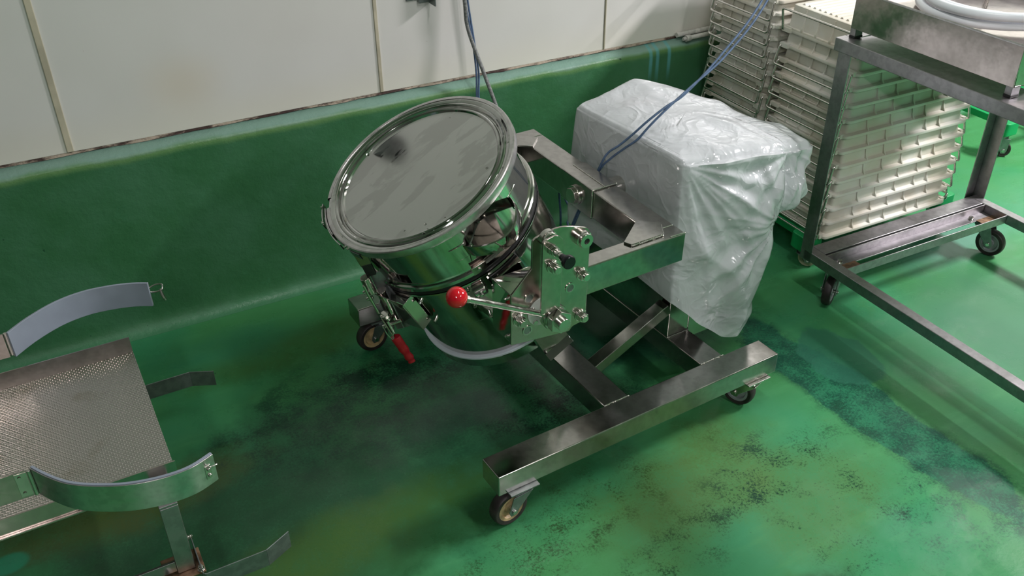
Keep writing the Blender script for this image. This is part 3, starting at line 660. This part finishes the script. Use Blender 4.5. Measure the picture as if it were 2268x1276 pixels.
# ================================================================ polythene cover
pcv = thing('polythene_cover', 'crumpled translucent white plastic bag draped over the machine motor housing', 'plastic cover', (1.50, 1.67, .10), MIX)
rings = [
 [(1.47, 1.76, .682), (1.45, 1.67, .684), (1.46, 1.58, .682), (1.50, 1.56, .680), (1.54, 1.56, .678), (1.58, 1.57, .676), (1.62, 1.59, .668), (1.61, 1.64, .670), (1.60, 1.68, .676), (1.58, 1.73, .684), (1.54, 1.77, .690), (1.50, 1.79, .686)],
 [(1.375, 1.862, .668), (1.370, 1.66, .673), (1.368, 1.478, .674), (1.44, 1.462, .672), (1.54, 1.450, .668), (1.64, 1.44, .655), (1.735, 1.462, .632), (1.725, 1.56, .640), (1.675, 1.68, .662), (1.605, 1.82, .686), (1.54, 1.872, .696), (1.45, 1.868, .680)],
 [(1.356, 1.878, .655), (1.354, 1.66, .660), (1.354, 1.456, .662), (1.44, 1.440, .655), (1.55, 1.428, .650), (1.66, 1.415, .635), (1.768, 1.448, .612), (1.745, 1.56, .622), (1.70, 1.69, .645), (1.63, 1.84, .665), (1.54, 1.888, .672), (1.45, 1.885, .662)],
 [(1.348, 1.886, .53), (1.347, 1.66, .53), (1.352, 1.450, .53), (1.44, 1.425, .54), (1.55, 1.405, .545), (1.66, 1.395, .535), (1.725, 1.425, .520), (1.725, 1.55, .53), (1.69, 1.69, .55), (1.64, 1.86, .55), (1.54, 1.90, .55), (1.45, 1.895, .54)],
 [(1.342, 1.888, .44), (1.345, 1.66, .45), (1.352, 1.446, .44), (1.44, 1.420, .445), (1.54, 1.405, .455), (1.62, 1.410, .475), (1.650, 1.445, .475), (1.655, 1.55, .46), (1.645, 1.69, .45), (1.63, 1.87, .44), (1.54, 1.90, .44), (1.45, 1.897, .44)],
 [(1.342, 1.888, .37), (1.345, 1.66, .37), (1.347, 1.442, .35), (1.44, 1.415, .33), (1.53, 1.405, .30), (1.60, 1.415, .30), (1.625, 1.450, .30), (1.632, 1.55, .33), (1.63, 1.69, .35), (1.62, 1.88, .36), (1.54, 1.90, .36), (1.45, 1.897, .36)],
 [(1.345, 1.888, .315), (1.345, 1.66, .305), (1.349, 1.440, .290), (1.42, 1.432, .222), (1.53, 1.430, .122), (1.580, 1.435, .108), (1.620, 1.455, .150), (1.628, 1.55, .20), (1.625, 1.69, .25), (1.62, 1.88, .30), (1.54, 1.90, .31), (1.45, 1.897, .31)]]
R_ = np.array(rings); KU, KV = 28, 30
def crm(p0, p1, p2, p3, t): return 0.5*((2*p1)+(p2-p0)*t+(2*p0-5*p1+4*p2-p3)*t*t+(3*p1-p0-3*p2+p3)*t**3)
nr, nc = R_.shape[:2]
colsd = []
for j in range(nc):
    for k in range(KU):
        t = k/KU; ts = t
        sm_ = crm(R_[:, j-1], R_[:, j], R_[:, (j+1) % nc], R_[:, (j+2) % nc], ts); ln_ = R_[:, j]*(1-t)+R_[:, (j+1) % nc]*t
        colsd.append(.45*sm_+.55*ln_)
CD = np.array(colsd)           # [col, ring, 3]
NCOL = CD.shape[0]; rows = []
for i in range(nr-1):
    for k in range(KV if i else 8):
        t = k/(KV if i else 8)
        sm_ = crm(CD[:, max(i-1, 0)], CD[:, i], CD[:, i+1], CD[:, min(i+2, nr-1)], t); ln_ = CD[:, i]*(1-t)+CD[:, i+1]*t
        rows.append((.5*sm_+.5*ln_, i+t))
rows.append((CD[:, -1], nr-1.0))
G_ = np.array([r[0] for r in rows]); TT = np.array([r[1] for r in rows])
from mathutils import noise as mn
corner = Vector((1.354, 1.456, .664)); c2 = Vector((1.66, 1.415, .64)); c3 = Vector((1.63, 1.45, .47))
def ridged(x, seed): 
    v = mn.noise(Vector((x, seed, seed*.37))); return 1-2.0*math.sqrt(v*v+.0022)
dxc = G_-np.roll(G_, 1, axis=1); 
cen = np.array([1.50, 1.67, .45])
Gd = G_.copy()
for i in range(G_.shape[0]):
    for j in range(NCOL):
        p = Vector(G_[i, j]); tt = TT[i]
        a = Vector(G_[i, (j+1) % NCOL])-Vector(G_[i, j-1]); b_ = Vector(G_[min(i+1, len(G_)-1), j])-Vector(G_[max(i-1, 0), j])
        nrm = b_.cross(a)
        if nrm.length < 1e-9: continue
        nrm.normalize()
        if nrm.dot(p-Vector(cen)) < 0: nrm = -nrm
        h = 0.0
        # pleats radiating from the two front corners
        for cc, amp, fq, sd, reach in ((corner, .034, 4.2, 3.1, .60), (c2, .026, 3.4, 8.7, .42), (c3, .020, 3.2, 5.2, .34)):
            d = p-cc; r = d.length
            if p.y < 1.60 and r < reach*1.3:
                an = math.atan2(d.x, -d.z)
                amp = amp*max(.25, 1-max(0, an-.35)/1.1) if cc is corner else amp*.75
                h += amp*(ridged(an*fq, sd)-.35)*min(1, r/.10)*max(0, 1-r/(reach*1.3))
        q_ = Vector((p.x*5.5+p.z*2, p.y*5.5-p.z*2.5, p.z*3.2))
        nv = mn.noise(q_); h += .016*(1-2.2*math.sqrt(nv*nv+.003))*(.35+min(1, tt/3))
        nv = mn.noise(p*9+Vector((3, 1, 7))); h += .007*(1-2.2*math.sqrt(nv*nv+.004))
        if tt < 2: h *= .55
        kx = min(1, max(0, (p.x-1.352)/.10)); kx = kx*kx*(3-2*kx)
        h = h*(.30+.70*kx); h = min(h, .004+.05*kx)
        Gd[i, j] = p+nrm*h
b = MB(); NR = len(G_)
b.v = [tuple(x) for x in Gd.reshape(-1, 3)]
for i in range(NR-1):
    for j in range(NCOL): b.f.append((i*NCOL+j, i*NCOL+(j+1) % NCOL, (i+1)*NCOL+(j+1) % NCOL, (i+1)*NCOL+j))
cc = len(b.v); b.v.append(tuple(Gd[0].mean(axis=0)+np.array([0, 0, .002])))
for j in range(NCOL): b.f.append((cc, (j+1) % NCOL, j))
b.build('draped_sheet', 'poly', pcv, ang=70)

# ================================================================ cords
def hang(name, label, paths, r, mat, fr, group=None, flat=1.0):
    P = [Vector(p) for p in paths]; t = thing(name, label, 'cord', tuple(P[-1]), fr, group)
    MB().tube(smooth(P, 10), r, 10).build('cord_length', mat, t, ang=80); return t
hang('blue_cord', 'upper blue cord slanting up to the right across the plastic bag', [(1.36, 2.18, .005), (1.345, 2.08, .006), (1.325, 1.95, .10), (1.308, 1.78, .42), (1.302, 1.70, .575), (1.309, 1.68, .617), (1.324, 1.655, .644), (1.344, 1.63, .678), (1.370, 1.61, .713), (1.415, 1.60, .743), (1.476, 1.60, .766), (1.60, 1.62, .835), (1.754, 1.66, .932), (1.95, 1.74, 1.12), (2.3, 1.9, 1.6), (2.6, 2.2, 2.3), (2.65, 2.3, 2.74)], .0029, 'cord', MIX)
hang('blue_cord', 'lower blue cord sagging across the plastic bag under its twin', [(1.33, 2.16, .005), (1.322, 2.06, .006), (1.312, 1.93, .12), (1.312, 1.80, .40), (1.306, 1.71, .555), (1.318, 1.68, .599), (1.335, 1.65, .634), (1.350, 1.62, .666), (1.375, 1.605, .703), (1.421, 1.598, .741), (1.489, 1.60, .778), (1.615, 1.618, .832), (1.773, 1.66, .929), (1.965, 1.74, 1.115), (2.3, 1.91, 1.595), (2.6, 2.21, 2.3), (2.66, 2.31, 2.74)], .0029, 'cord', MIX)
hang('grey_hose', 'grey cable slanting down the cream wall to behind the drum lid', [(1.32, 2.27, .008), (1.30, 2.30, .06), (1.286, 2.34, .233), (1.244, 2.38, .415), (1.221, 2.40, .514), (1.202, 2.43, .598), (1.171, 2.475, .736), (1.162, 2.475, .828), (1.150, 2.49, 1.0), (1.14, 2.51, 1.6), (1.14, 2.51, 2.74)], .0058, 'hose', WORLD)
hang('blue_cord', 'left strand of the thin blue cord hanging on the wall behind the grey cable', [(1.16, 2.33, .005), (1.163, 2.40, .20), (1.166, 2.42, .417), (1.176, 2.44, .534), (1.184, 2.455, .609), (1.181, 2.47, .707), (1.167, 2.485, .83), (1.158, 2.50, 1.0), (1.15, 2.51, 1.6), (1.15, 2.51, 2.74)], .0030, 'cord', WORLD)
hang('blue_cord', 'right strand of the thin blue cord hanging on the wall behind the grey cable', [(1.18, 2.33, .005), (1.178, 2.40, .20), (1.178, 2.42, .415), (1.183, 2.44, .533), (1.192, 2.455, .607), (1.186, 2.47, .708), (1.176, 2.485, .829), (1.166, 2.50, 1.0), (1.158, 2.51, 1.6), (1.158, 2.51, 2.74)], .0030, 'cord', WORLD)
t = thing('blue_cord', 'looped tangle of blue cord low behind the drum', 'cord', (1.37, 2.12, .005), WORLD)
MB().tube(smooth([(1.43, 2.34, .005), (1.415, 2.32, .12), (1.398, 2.30, .215), (1.410, 2.25, .168), (1.392, 2.22, .160), (1.37, 2.20, .150), (1.376, 2.14, .090), (1.36, 2.10, .02), (1.34, 2.08, .005)], 10), .0036, 10).build('cord_length', 'cord', t, ang=80)

# ================================================================ steel cart on the right
ct = thing('steel_cart', 'tall grey stainless steel cart with an open base frame and rubber casters', 'cart', (2.28, 1.25, 0), CART)
X0, X1, YB, YF = 1.903, 2.658, 1.760, .55
ZR = .150
for x0, x1 in ((X0, X0+.032), (X1-.032, X1)):
    MB().box(x0, x1, YF, 1.7480, ZR-.032, ZR).build('base_rail', 'steel_cart', ct, bevel=.002)
MB().box(X0+.0325, X1-.0325, 1.6935, 1.7480, ZR-.032, ZR).build('base_rail', 'steel_cart', ct, bevel=.002)
MB().box(X0+.0325, X1-.0325, YF, YF+.032, ZR-.032, ZR).build('base_rail', 'steel_cart', ct, bevel=.002)
b = MB(); b.box(X0+.033, X1-.033, 1.6835, 1.6865, ZR-.030, ZR-.001); b.box(X0+.033, X1-.033, 1.6500, 1.6835, ZR-.030, ZR-.027)
b.build('caster_angle', 'steel_cart', ct, bevel=.0008)
b = MB(); b.box(X0+.033, X1-.033, 1.5990, 1.6020, ZR-.030, ZR-.001); b.box(X0+.033, X1-.033, 1.6020, 1.6260, ZR-.030, ZR-.027)
b.build('caster_angle', 'steel_cart', ct, bevel=.0008)
for x in (1.975, 2.546):
    hexbolt(ct, (x, 1.667, ZR-.027), (0, 0, 1), .0075, .006, .0)
for x in (1.960, 2.585): hexbolt(ct, (x, 1.614, ZR-.027), (0, 0, 1), .0075, .006, .0)
for (xa, sg) in ((X0, 1), (X1, -1)):
    for (ya, sy) in ((YB, -1), (YF+.0, 1)):
        b = MB(); xa2 = xa+sg*.0035; ya2 = ya+sy*.045
        zb = ZR-.034 if sy < 0 else ZR
        b.box(min(xa, xa2), max(xa, xa2), min(ya, ya2), max(ya, ya2), zb, .762)
        xb = xa+sg*.040; yb2 = ya+sy*.0035
        b.box(min(xa2, xb), max(xa2, xb), min(ya, yb2), max(ya, yb2), zb, .762)
        b.build('corner_post', 'steel_cart', ct, bevel=.0012)
ZT = .797
for x0, x1 in ((X0-.003, X0+.032), (X1-.032, X1+.003)): MB().box(x0, x1, YF-.02, 1.777, .762, ZT).build('top_rail', 'steel_cart', ct, bevel=.002)
for y0, y1 in ((1.745, 1.777), (YF-.02, YF+.012)): MB().box(X0+.0325, X1-.0325, y0, y1, .762, ZT).build('top_rail', 'steel_cart', ct, bevel=.002)
MB().box(X0+.0325, X0+.115, YF+.0125, 1.7445, .786, .7955).build('top_shelf', 'steel_cart', ct, bevel=.001)
MB().box(X1-.115, X1-.0325, YF+.0125, 1.7445, .786, .7955).build('top_shelf', 'steel_cart', ct, bevel=.001)
caster(ct, 1.965, 1.665, ZR-.0305, .046, (-.85, -.5), wdt=.026, trail=.035, tyre='tyre', hub='hubgrey', plate=(.085, .062), hub_r=.70)
caster(ct, 2.598, 1.650, ZR-.0305, .046, (.3, -1), wdt=.026, trail=.035, tyre='tyre', hub='hubgrey', plate=(.085, .062), hub_r=.70)
for x in (1.985, 2.590): MB().box(x-.04, x+.04, .582, .665, ZR-.034, ZR-.030).build('caster_plate', 'rust', ct, bevel=.001)
caster(ct, 1.985, .625, ZR-.0345, .046, (-.9, .35), wdt=.026, trail=.035, hub='hubgrey')
caster(ct, 2.590, .625, ZR-.0345, .046, (1.0, .2), wdt=.026, trail=.035, hub='hubgrey')
for y in (1.640, ):
    for x in (1.985, 2.590): MB().box(x-.037, x+.037, y-.0375, y+.0125, ZR-.0268, ZR-.0255).build('mounting_plate', 'rust', ct, bevel=.0005)
# basin on the cart
bs = thing('steel_basin', 'shallow stainless steel basin with corner feet standing on the cart', 'basin', (2.18, 1.506, ZT), CART)
bx0, bx1, by0, by1 = 1.931, 2.655, 1.258, 1.760
apz0, apz1 = .822, .918
ap = MB()
ap.box(bx0, bx0+.003, by0, by1, apz0, apz1); ap.box(bx1-.003, bx1, by0, by1, apz0, apz1)
ap.box(bx0+.003, bx1-.003, by0, by0+.003, apz0, apz1); ap.box(bx0+.003, bx1-.003, by1-.003, by1, apz0, apz1)
ap.box(bx0+.003, bx1-.003, by0+.003, by1-.003, .894, .897)
ap.build('basin_shell', 'steel_plate', bs, bevel=.001)
rim = MB(); rim.tube([(bx0+.001, by0, apz1), (bx0+.001, by1, apz1), (bx1, by1, apz1), (bx1, by0, apz1)], .0030, 8, closed=True)
rim.build('basin_rim', 'steel_band', bs)
for x in (bx0+.0005, bx1-.028):
    for y in (by0+.0005, by1-.0185):
        MB().box(x, x+.0275, y, y+.018, ZT+.0065, apz0+.002).build('foot', 'steel_cart', bs, bevel=.0008)
        MB().box(x-.001, x+.0285, y-.001, y+.019, ZT+.0003, ZT+.0066).build('foot_pad', 'black', bs, bevel=.0008)
MB().tube(rounded([(2.16, 1.545, .898), (2.16, 1.545, .975), (2.23, 1.60, .975), (2.23, 1.60, .898)], .02, 8), .0045, 12).build('wire_handle', 'wire', bs)
cl_ = thing('hose_coil', 'coil of milky white plastic hose lying in the steel basin', 'hose', (2.21, 1.50, .898), CART)
pts = []
for i in range(0, 301):
    f_ = i/300; an = f_*2*math.pi*2.9+.6; rr_ = .208+.014*math.sin(f_*9.0)+.008*math.cos(an*2)
    pts.append((2.205+rr_*1.02*math.cos(an), 1.506+rr_*.93*math.sin(an)+.012*math.sin(f_*7), .911+.017*f_*2+.004*math.sin(an*1.5)))
MB().tube(pts, .0115, 12).build('hose_length', 'tube', cl_, ang=80)

# ================================================================ dollies and tray stacks
def dolly(x0, x1, y0, y1, label, h=.118, wheel='hubcream', wdt=.03):
    cx, cy = (x0+x1)/2, (y0+y1)/2
    t = thing('plastic_dolly', label, 'dolly', (cx, cy, 0), CART, None)
    b = MB(); z0, z1 = h-.030, h-.002
    q_ = .028; o_ = rpoly([(x0+q_, y0+q_, z0), (x1-q_, y0+q_, z0), (x1-q_, y1-q_, z0), (x0+q_, y1-q_, z0)], .03); i_ = rpoly([(x0+.045, y0+.045, z0), (x1-.045, y0+.045, z0), (x1-.045, y1-.045, z0), (x0+.045, y1-.045, z0)], .015)
    n = len(o_); vs = o_+i_+[p+Vector((0, 0, z1-z0)) for p in o_]+[p+Vector((0, 0, z1-z0)) for p in i_]; fs = []
    for i in range(n):
        j = (i+1) % n; fs += [(i, j, n+j, n+i), (2*n+i, 3*n+i, 3*n+j, 2*n+j), (i, 2*n+i, 2*n+j, j), (n+i, n+j, 3*n+j, 3*n+i)]
    b.add(vs, fs); b.build('dolly_deck', 'greenplastic', t, bevel=.003)
    for sx in (0, 1):
        for sy in (0, 1):
            xa = x0-.004 if not sx else x1-.071; ya = y0-.004 if not sy else y1-.071
            MB().prism(rpoly([(xa, ya, h-.052), (xa+.075, ya, h-.052), (xa+.075, ya+.075, h-.052), (xa, ya+.075, h-.052)], .018), (0, 0, .0535)).build('dolly_corner', 'greenplastic', t, bevel=.004)
            caster(t, xa+.0375+(-1)**sx*.0, ya+.0375, h-.0525, .031, (.7, -.7) if not sx else (.5, .9), wdt=.022, trail=.014, hub=wheel, tyre=wheel, plate=(.05, .05))
    return t
TX0, TX1 = 2.036, 2.572
dolly(1.990, 2.655, 1.822, 2.118, 'bright green plastic dolly under the front stack of trays')
dolly(TX0+.006, TX1-.006, 2.150, 2.440, 'bright green plastic dolly hidden under the back stack of trays')
dolly(3.25, 3.68, 2.09, 2.42, 'bright green dolly far behind the cart at the right edge', h=.15, wheel='tyre')

def tray_mesh(ly, h, top=False):
    """upside-down tray: lip at the bottom, body above, fins on the sides; origin at lip corner (0,0,0)"""
    W = TX1-TX0; b = MB(); ins = .013; tp = .020
    def loop(i, z): return rpoly([(i, i, z), (W-i, i, z), (W-i, ly-i, z), (i, ly-i, z)], .014-.2*i, 3)
    prof = [(.006, .0), (0, .001), (-.001, .005), (0, .0095), (.006, .0105), (ins, .0125), (ins+.002, h*.6), (tp-.002, h-.002), (tp+.002, h)]
    L_ = [loop(i, z) for i, z in prof]; n = len(L_[0]); vs = [p for l in L_ for p in l]; fs = []
    for a in range(len(prof)-1):
        for k in range(n): fs.append((a*n+k, a*n+(k+1) % n, (a+1)*n+(k+1) % n, (a+1)*n+k))
    fs.append(tuple(range((len(prof)-1)*n, len(prof)*n)))
    b.add(vs, fs)
    def fin(x, y, nx, ny):
        tx, ty_ = -ny, nx; w2 = .0021; d0 = .0125
        p = Vector((x, y, 0)); nn = Vector((nx, ny, 0)); tt_ = Vector((tx, ty_, 0))
        q = [p+nn*(-.004)+Vector((0, 0, .010)), p+nn*d0+Vector((0, 0, .010)), p+nn*(d0*.35)+Vector((0, 0, .010+(h-.010)*.35)), p+nn*(.0002)+Vector((0, 0, h*.93)), p+nn*(-.004)+Vector((0, 0, h*.93))]
        b.prism([v_-tt_*w2 for v_ in q], tt_*2*w2)
    nx_ = 5; ny_ = 4
    for i in range(1, nx_+1):
        x = .03+(W-.06)*i/(nx_+1)+random.uniform(-.016, .016)
        fin(x, ins+.001, 0, -1); fin(x, ly-ins-.001, 0, 1)
    for i in range(1, ny_+1):
        y = .02+(ly-.04)*i/(ny_+1); fin(ins+.001, y, -1, 0); fin(W-ins-.001, y, 1, 0)
    for i in (0, 1):
        for y in (.012, ly-.012-.034): b.box(-.009 if not i else W-.004, .004 if not i else W+.009, y, y+.034, .0005, .0135)
    if top:
        for i in range(12):
            y = .045+(ly-.09)*i/11; b.prism([(.035, y-.006, h-.001), (.035, y+.006, h-.001), (.035, y+.003, h+.004), (.035, y-.003, h+.004)], (W-.07, 0, 0))
    return b
def bail_mesh(ly, side, drop, swing):
    W = TX1-TX0; x = -.008 if side < 0 else W+.008; sg = side
    pts = rounded([(x+.012*-sg, .018, .006), (x+sg*.003, .018, .006), (x+sg*(.006+swing), .014, drop), (x+sg*(.006+swing), ly-.014, drop), (x+sg*.003, ly-.018, .006), (x+.012*-sg, ly-.018, .006)], .010, 5)
    return MB().tube(pts, .0037, 8)
ORD = ['top', 'second', 'third', 'fourth', 'fifth', 'sixth', 'seventh', 'eighth', 'ninth', 'tenth', 'eleventh', 'twelfth', 'thirteenth', 'fourteenth', 'fifteenth', 'sixteenth', 'seventeenth', 'eighteenth', 'nineteenth']
def stack(y0, ly, z0, pitch, n, which, toph, seed):
    rnd = random.Random(seed); proto = None; variants = []; bails = []
    group = 'upside-down trays in the %s stack' % which
    for k in range(n):
        z = z0+pitch*k; top = k == n-1; idx = n-1-k
        lab = 'milky white upside-down tray with wire handles, '+('top of the %s stack' % which if idx == 0 else ('lowest of the %s stack' % which if k == 0 else '%s from the top of the %s stack' % (ORD[idx], which)))
        dx = rnd.uniform(-.006, .004); dy = rnd.uniform(-.004, .004)
        if proto is None or top:
            t = thing('plastic_tray', lab, 'tray', (TX0, y0, z), CART, group)
            base0 = Vector((TX0, y0, z))
            def sh(b): b.v = [tuple(Vector(v_)+base0) for v_ in b.v]; return b
            sh(tray_mesh(ly, toph if top else pitch-.0008, top)).build('tray_body', 'tray', t, ang=40)
            for sd in (-1, 1): sh(bail_mesh(ly, sd, .072 if top else .022, .006 if top else .012)).build('wire_handle', 'wire', t, ang=80)
            if proto is None:
                proto = t; index_children()
                for vv_ in range(3):
                    base0 = Vector((TX0, y0, z)); tmp = sh(tray_mesh(ly, pitch-.0008)).build('tray_body', 'tray', t, ang=40)
                    variants.append(tmp.data); bpy.data.objects.remove(tmp)
                for sd in (-1, 1):
                    tmp = sh(bail_mesh(ly, sd, -.050, .010)).build('wire_handle', 'wire', t, ang=80); bails.append(tmp.data); bpy.data.objects.remove(tmp)
        else:
            t = copy_tree(proto); t['label'] = lab
            for ch in CHILD_OF(t):
                if ch.name.startswith('tray_body'): ch.data = variants[rnd.randrange(3)]
                else: ch.data = bails[0] if min(v_.co.x for v_ in ch.data.vertices) < .1 else bails[1]
        t.location = CART.w((TX0+dx, y0+dy, z)); t.rotation_euler = (0, 0, CART.a+rnd.uniform(-.007, .007))
        if not top:
            pass
def CHILD_OF(t): return [x for x in bpy.data.objects if x.parent == t]
stack(1.793, .335, .1195, .0485, 13, 'front', .0800, 3)
stack(2.140, .310, .1195, .0384, 19, 'back', .0370, 5)
# ================================================================ docking trolley on the left
tr = thing('docking_trolley', 'low stainless trolley with an embossed steel deck and two open curved clamp bands', 'trolley', (-.15, 1.672, 0), TROL)
X_L, X_R, Y_F, Y_B, Z_D = -.62, .0625, 1.468, 1.876, .345
b = MB(); b.box(X_L, X_R, Y_F+.002, Y_B-.002, Z_D-.003, Z_D); b.build('deck_sheet', 'emboss', tr)
MB().prism([(X_L, Y_B-.0018, Z_D-.003), (X_L, Y_B, Z_D-.003), (X_L, Y_B+.011, Z_D+.034), (X_L, Y_B+.009, Z_D+.034)], (X_R-X_L, 0, 0)).build('deck_flange', 'steel_plate', tr)
MB().box(X_L, X_R+.004, Y_F-.001, Y_F+.0015, Z_D-.038, Z_D+.003).build('deck_flange', 'steel_plate', tr)
MB().box(X_L, X_R+.002, Y_F-.006, Y_F-.001, Z_D-.040, Z_D-.036).build('deck_lip', 'steel_plate', tr, bevel=.0008)
# support frame, posts, rails
for yy in (Y_F+.022, Y_B-.052):
    MB().box(X_L, X_R-.02, yy, yy+.03, Z_D-.035, Z_D-.0035).build('deck_beam', 'steel_cart', tr, bevel=.0015)
for xx in (.014, -.58):
    for yy in (1.398, 1.912):
        MB().box(xx, xx+.034, yy, yy+.034, .125, .302).build('leg_post', 'steel_cart', tr, bevel=.0015)
    MB().box(xx, xx+.034, 1.398, 1.946, .3025, .308).build('leg_crossbar', 'steel_cart', tr, bevel=.001)
for yy in (1.400, 1.938):
    MB().box(-.546, .0135, yy, yy+.006, .132, .158).build('lower_rail', 'steel_cart', tr, bevel=.0008)
for xx in (.0, -.595):
    for yy in (1.380, 1.894):
        MB().box(xx-.012, xx+.064, yy, yy+.07, .1195, .1245).build('caster_plate', 'rust', tr, bevel=.001)
        caster(tr, xx+.026, yy+.035, .119, .048, (-1, .25), wdt=.026, trail=.03, hub='hubgrey', plate=(.06, .05))
        hexbolt(tr, (xx-.004, yy+.008, .1245), (0, 0, 1), .006, .005, .003); hexbolt(tr, (xx+.056, yy+.008, .1245), (0, 0, 1), .006, .005, .003)
# docking forks
for sg, yo in ((1, 1.349), (-1, 2.008)):
    zf0, zf1 = .105, .150
    path = [(.056, yo+sg*.11), (.056, yo+sg*.004), (.060, yo), (.180, yo), (.234, yo+sg*.026)]
    b = MB(); n = len(path); th_ = .0022
    for i in range(n-1):
        (xa, ya), (xb, yb) = path[i], path[i+1]; d = Vector((xb-xa, yb-ya, 0)).normalized(); s_ = Vector((-d.y, d.x, 0))*th_
        zz = zf1-.004 if i == n-2 and False else zf1
        A_ = Vector((xa, ya, zf0)); B_ = Vector((xb, yb, zf0 if i < n-2 else zf0+.0))
        b.hexa([A_-s_*.5, B_-s_*.5, B_+s_*.5, A_+s_*.5, A_-s_*.5+Vector((0, 0, zf1-zf0)), B_-s_*.5+Vector((0, 0, zf1-zf0)), B_+s_*.5+Vector((0, 0, zf1-zf0)), A_+s_*.5+Vector((0, 0, zf1-zf0))])
    b.build('docking_fork', 'zinc', tr, bevel=.0007)
hexbolt(tr, (.0485, 1.452-.012, .17), (1, 0, 0), .0045, .004, .003)
# clamp bands
def band(pts2, ztop, hgt, outer, nm):
    P2 = smooth([(x, y, 0) for x, y in pts2], 12); n = len(P2)
    def strip(o0, o1, z0, z1, mat, nm2, par):
        b = MB(); vs = []
        for i, p in enumerate(P2):
            d = (P2[min(i+1, n-1)]-P2[max(i-1, 0)]).normalized(); s_ = Vector((-d.y, d.x, 0))*outer
            for o_, z in ((o0, z0), (o1, z0), (o1, z1), (o0, z1)): vs.append(p+s_*o_+Vector((0, 0, z)))
        fs = []
        for i in range(n-1):
            for k in range(4): fs.append((i*4+k, i*4+(k+1) % 4, (i+1)*4+(k+1) % 4, (i+1)*4+k))
        fs += [(3, 2, 1, 0), tuple(range((n-1)*4, n*4))]
        b.add(vs, fs); return b.build(nm2, mat, par, bevel=.0008)
    m_ = strip(0, .0022, ztop-hgt, ztop-.001, 'steel_band', nm, tr)
    strip(-.0052, -.0002, ztop-hgt-.0005, ztop+.0005, 'liner', 'band_liner', m_)
    return P2, m_
ZBT = .460; HB = .062
b2 = [(-.164, 1.446), (-.143, 1.412), (-.113, 1.374), (-.073, 1.344), (-.023, 1.319), (.033, 1.306), (.080, 1.307), (.122, 1.323)]
b1 = [(-.165, 1.907), (-.119, 1.948), (-.061, 1.983), (-.002, 1.997), (.055, 1.992), (.102, 1.978), (.136, 1.960)]
P2, m2_ = band(b2, ZBT, HB, -1, 'clamp_band')
P1, m1_ = band(b1, ZBT, HB, 1, 'clamp_band')
for (x, y), sg in (((-.164, 1.446), -1), ((-.165, 1.907), 1)):
    b = MB(); b.box(-.50, -.172, y-.0015+sg*.001, y+.0015+sg*.001, ZBT-HB, ZBT-.002); b.build('side_plate', 'steel_plate', tr, bevel=.0008)
    MB().cyl((-.168, y+sg*.004, ZBT-HB+.002), (-.168, y+sg*.004, ZBT-.003), .0036, 14).build('hinge_pin', 'bolt', tr, bevel=.0005)
    b = MB(); b.box(-.192, -.172, y+sg*.0025-.001, y+sg*.0025+.002, ZBT-HB+.004, ZBT-.005); b.build('hinge_leaf', 'bolt', tr, bevel=.0006)
    for zz in (ZBT-.014, ZBT-.050): MB().cyl((-.185, y+sg*.004, zz), (-.185, y+sg*.006, zz), .003, 10).build('hinge_rivet', 'bolt', tr)
# uprights that carry the side plates
for y in (1.4465, 1.908):
    MB().box(-.50, -.46, y-.012, y-.0005 if y < 1.6 else y-.0035, .30, ZBT-.004).build('band_upright', 'steel_cart', tr, bevel=.0015)
# latch keeper on the near band, toggle hook on the far one
d2 = (P2[-1]-P2[-8]).normalized(); n2_ = Vector((d2.y, -d2.x, 0)); pe = Vector((.108, 1.3165, 0))+n2_*.0030
pe = P2[-1]-d2*.016+n2_*.0024
b = MB()
up = Vector((0, 0, 1))
b.prism([pe-d2*.006+up*(ZBT-.046), pe+d2*.006+up*(ZBT-.046), pe+d2*.006+up*(ZBT-.016), pe-d2*.006+up*(ZBT-.016)], n2_*.0016); b.build('latch_keeper', 'bolt', tr, bevel=.0008)
for zz in (ZBT-.024, ZBT-.038): MB().cyl(pe+up*zz+n2_*.0012, pe+up*zz+n2_*.0055, .0042, 14, .003).build('keeper_rivet', 'bolt', tr, bevel=.0006)
MB().tube(smooth([pe+up*(ZBT-.018)+n2_*.001, pe+up*(ZBT-.014)+n2_*.010, pe+d2*.012+up*(ZBT-.015)+n2_*.012, pe+d2*.016+up*(ZBT-.020)+n2_*.006], 5), .0016, 8).build('keeper_hook', 'wire', tr)
q1 = P1[-1]; d1 = (P1[-1]-P1[-6]).normalized(); n1 = Vector((-d1.y, d1.x, 0)); z1 = ZBT-.018
loop_ = [q1+up*z1-d1*.004+n1*.004, q1+up*(z1+.006)+d1*.012+n1*.010, q1+up*(z1+.006)+d1*.026+n1*.010, q1+up*(z1-.004)+d1*.026+n1*.003, q1+up*(z1-.008)+d1*.010, q1+up*(z1-.010)-d1*.003+n1*.003]
MB().tube(smooth(loop_, 6), .0018, 8).build('toggle_loop', 'wire', tr)
MB().tube([q1+up*(z1-.002)+d1*.022+n1*.004, q1+up*(z1-.016)+d1*.026, q1+up*(z1-.030)+d1*.031], [.0028, .0040, .0034], 12).build('toggle_hook', 'bolt', tr, ang=80)
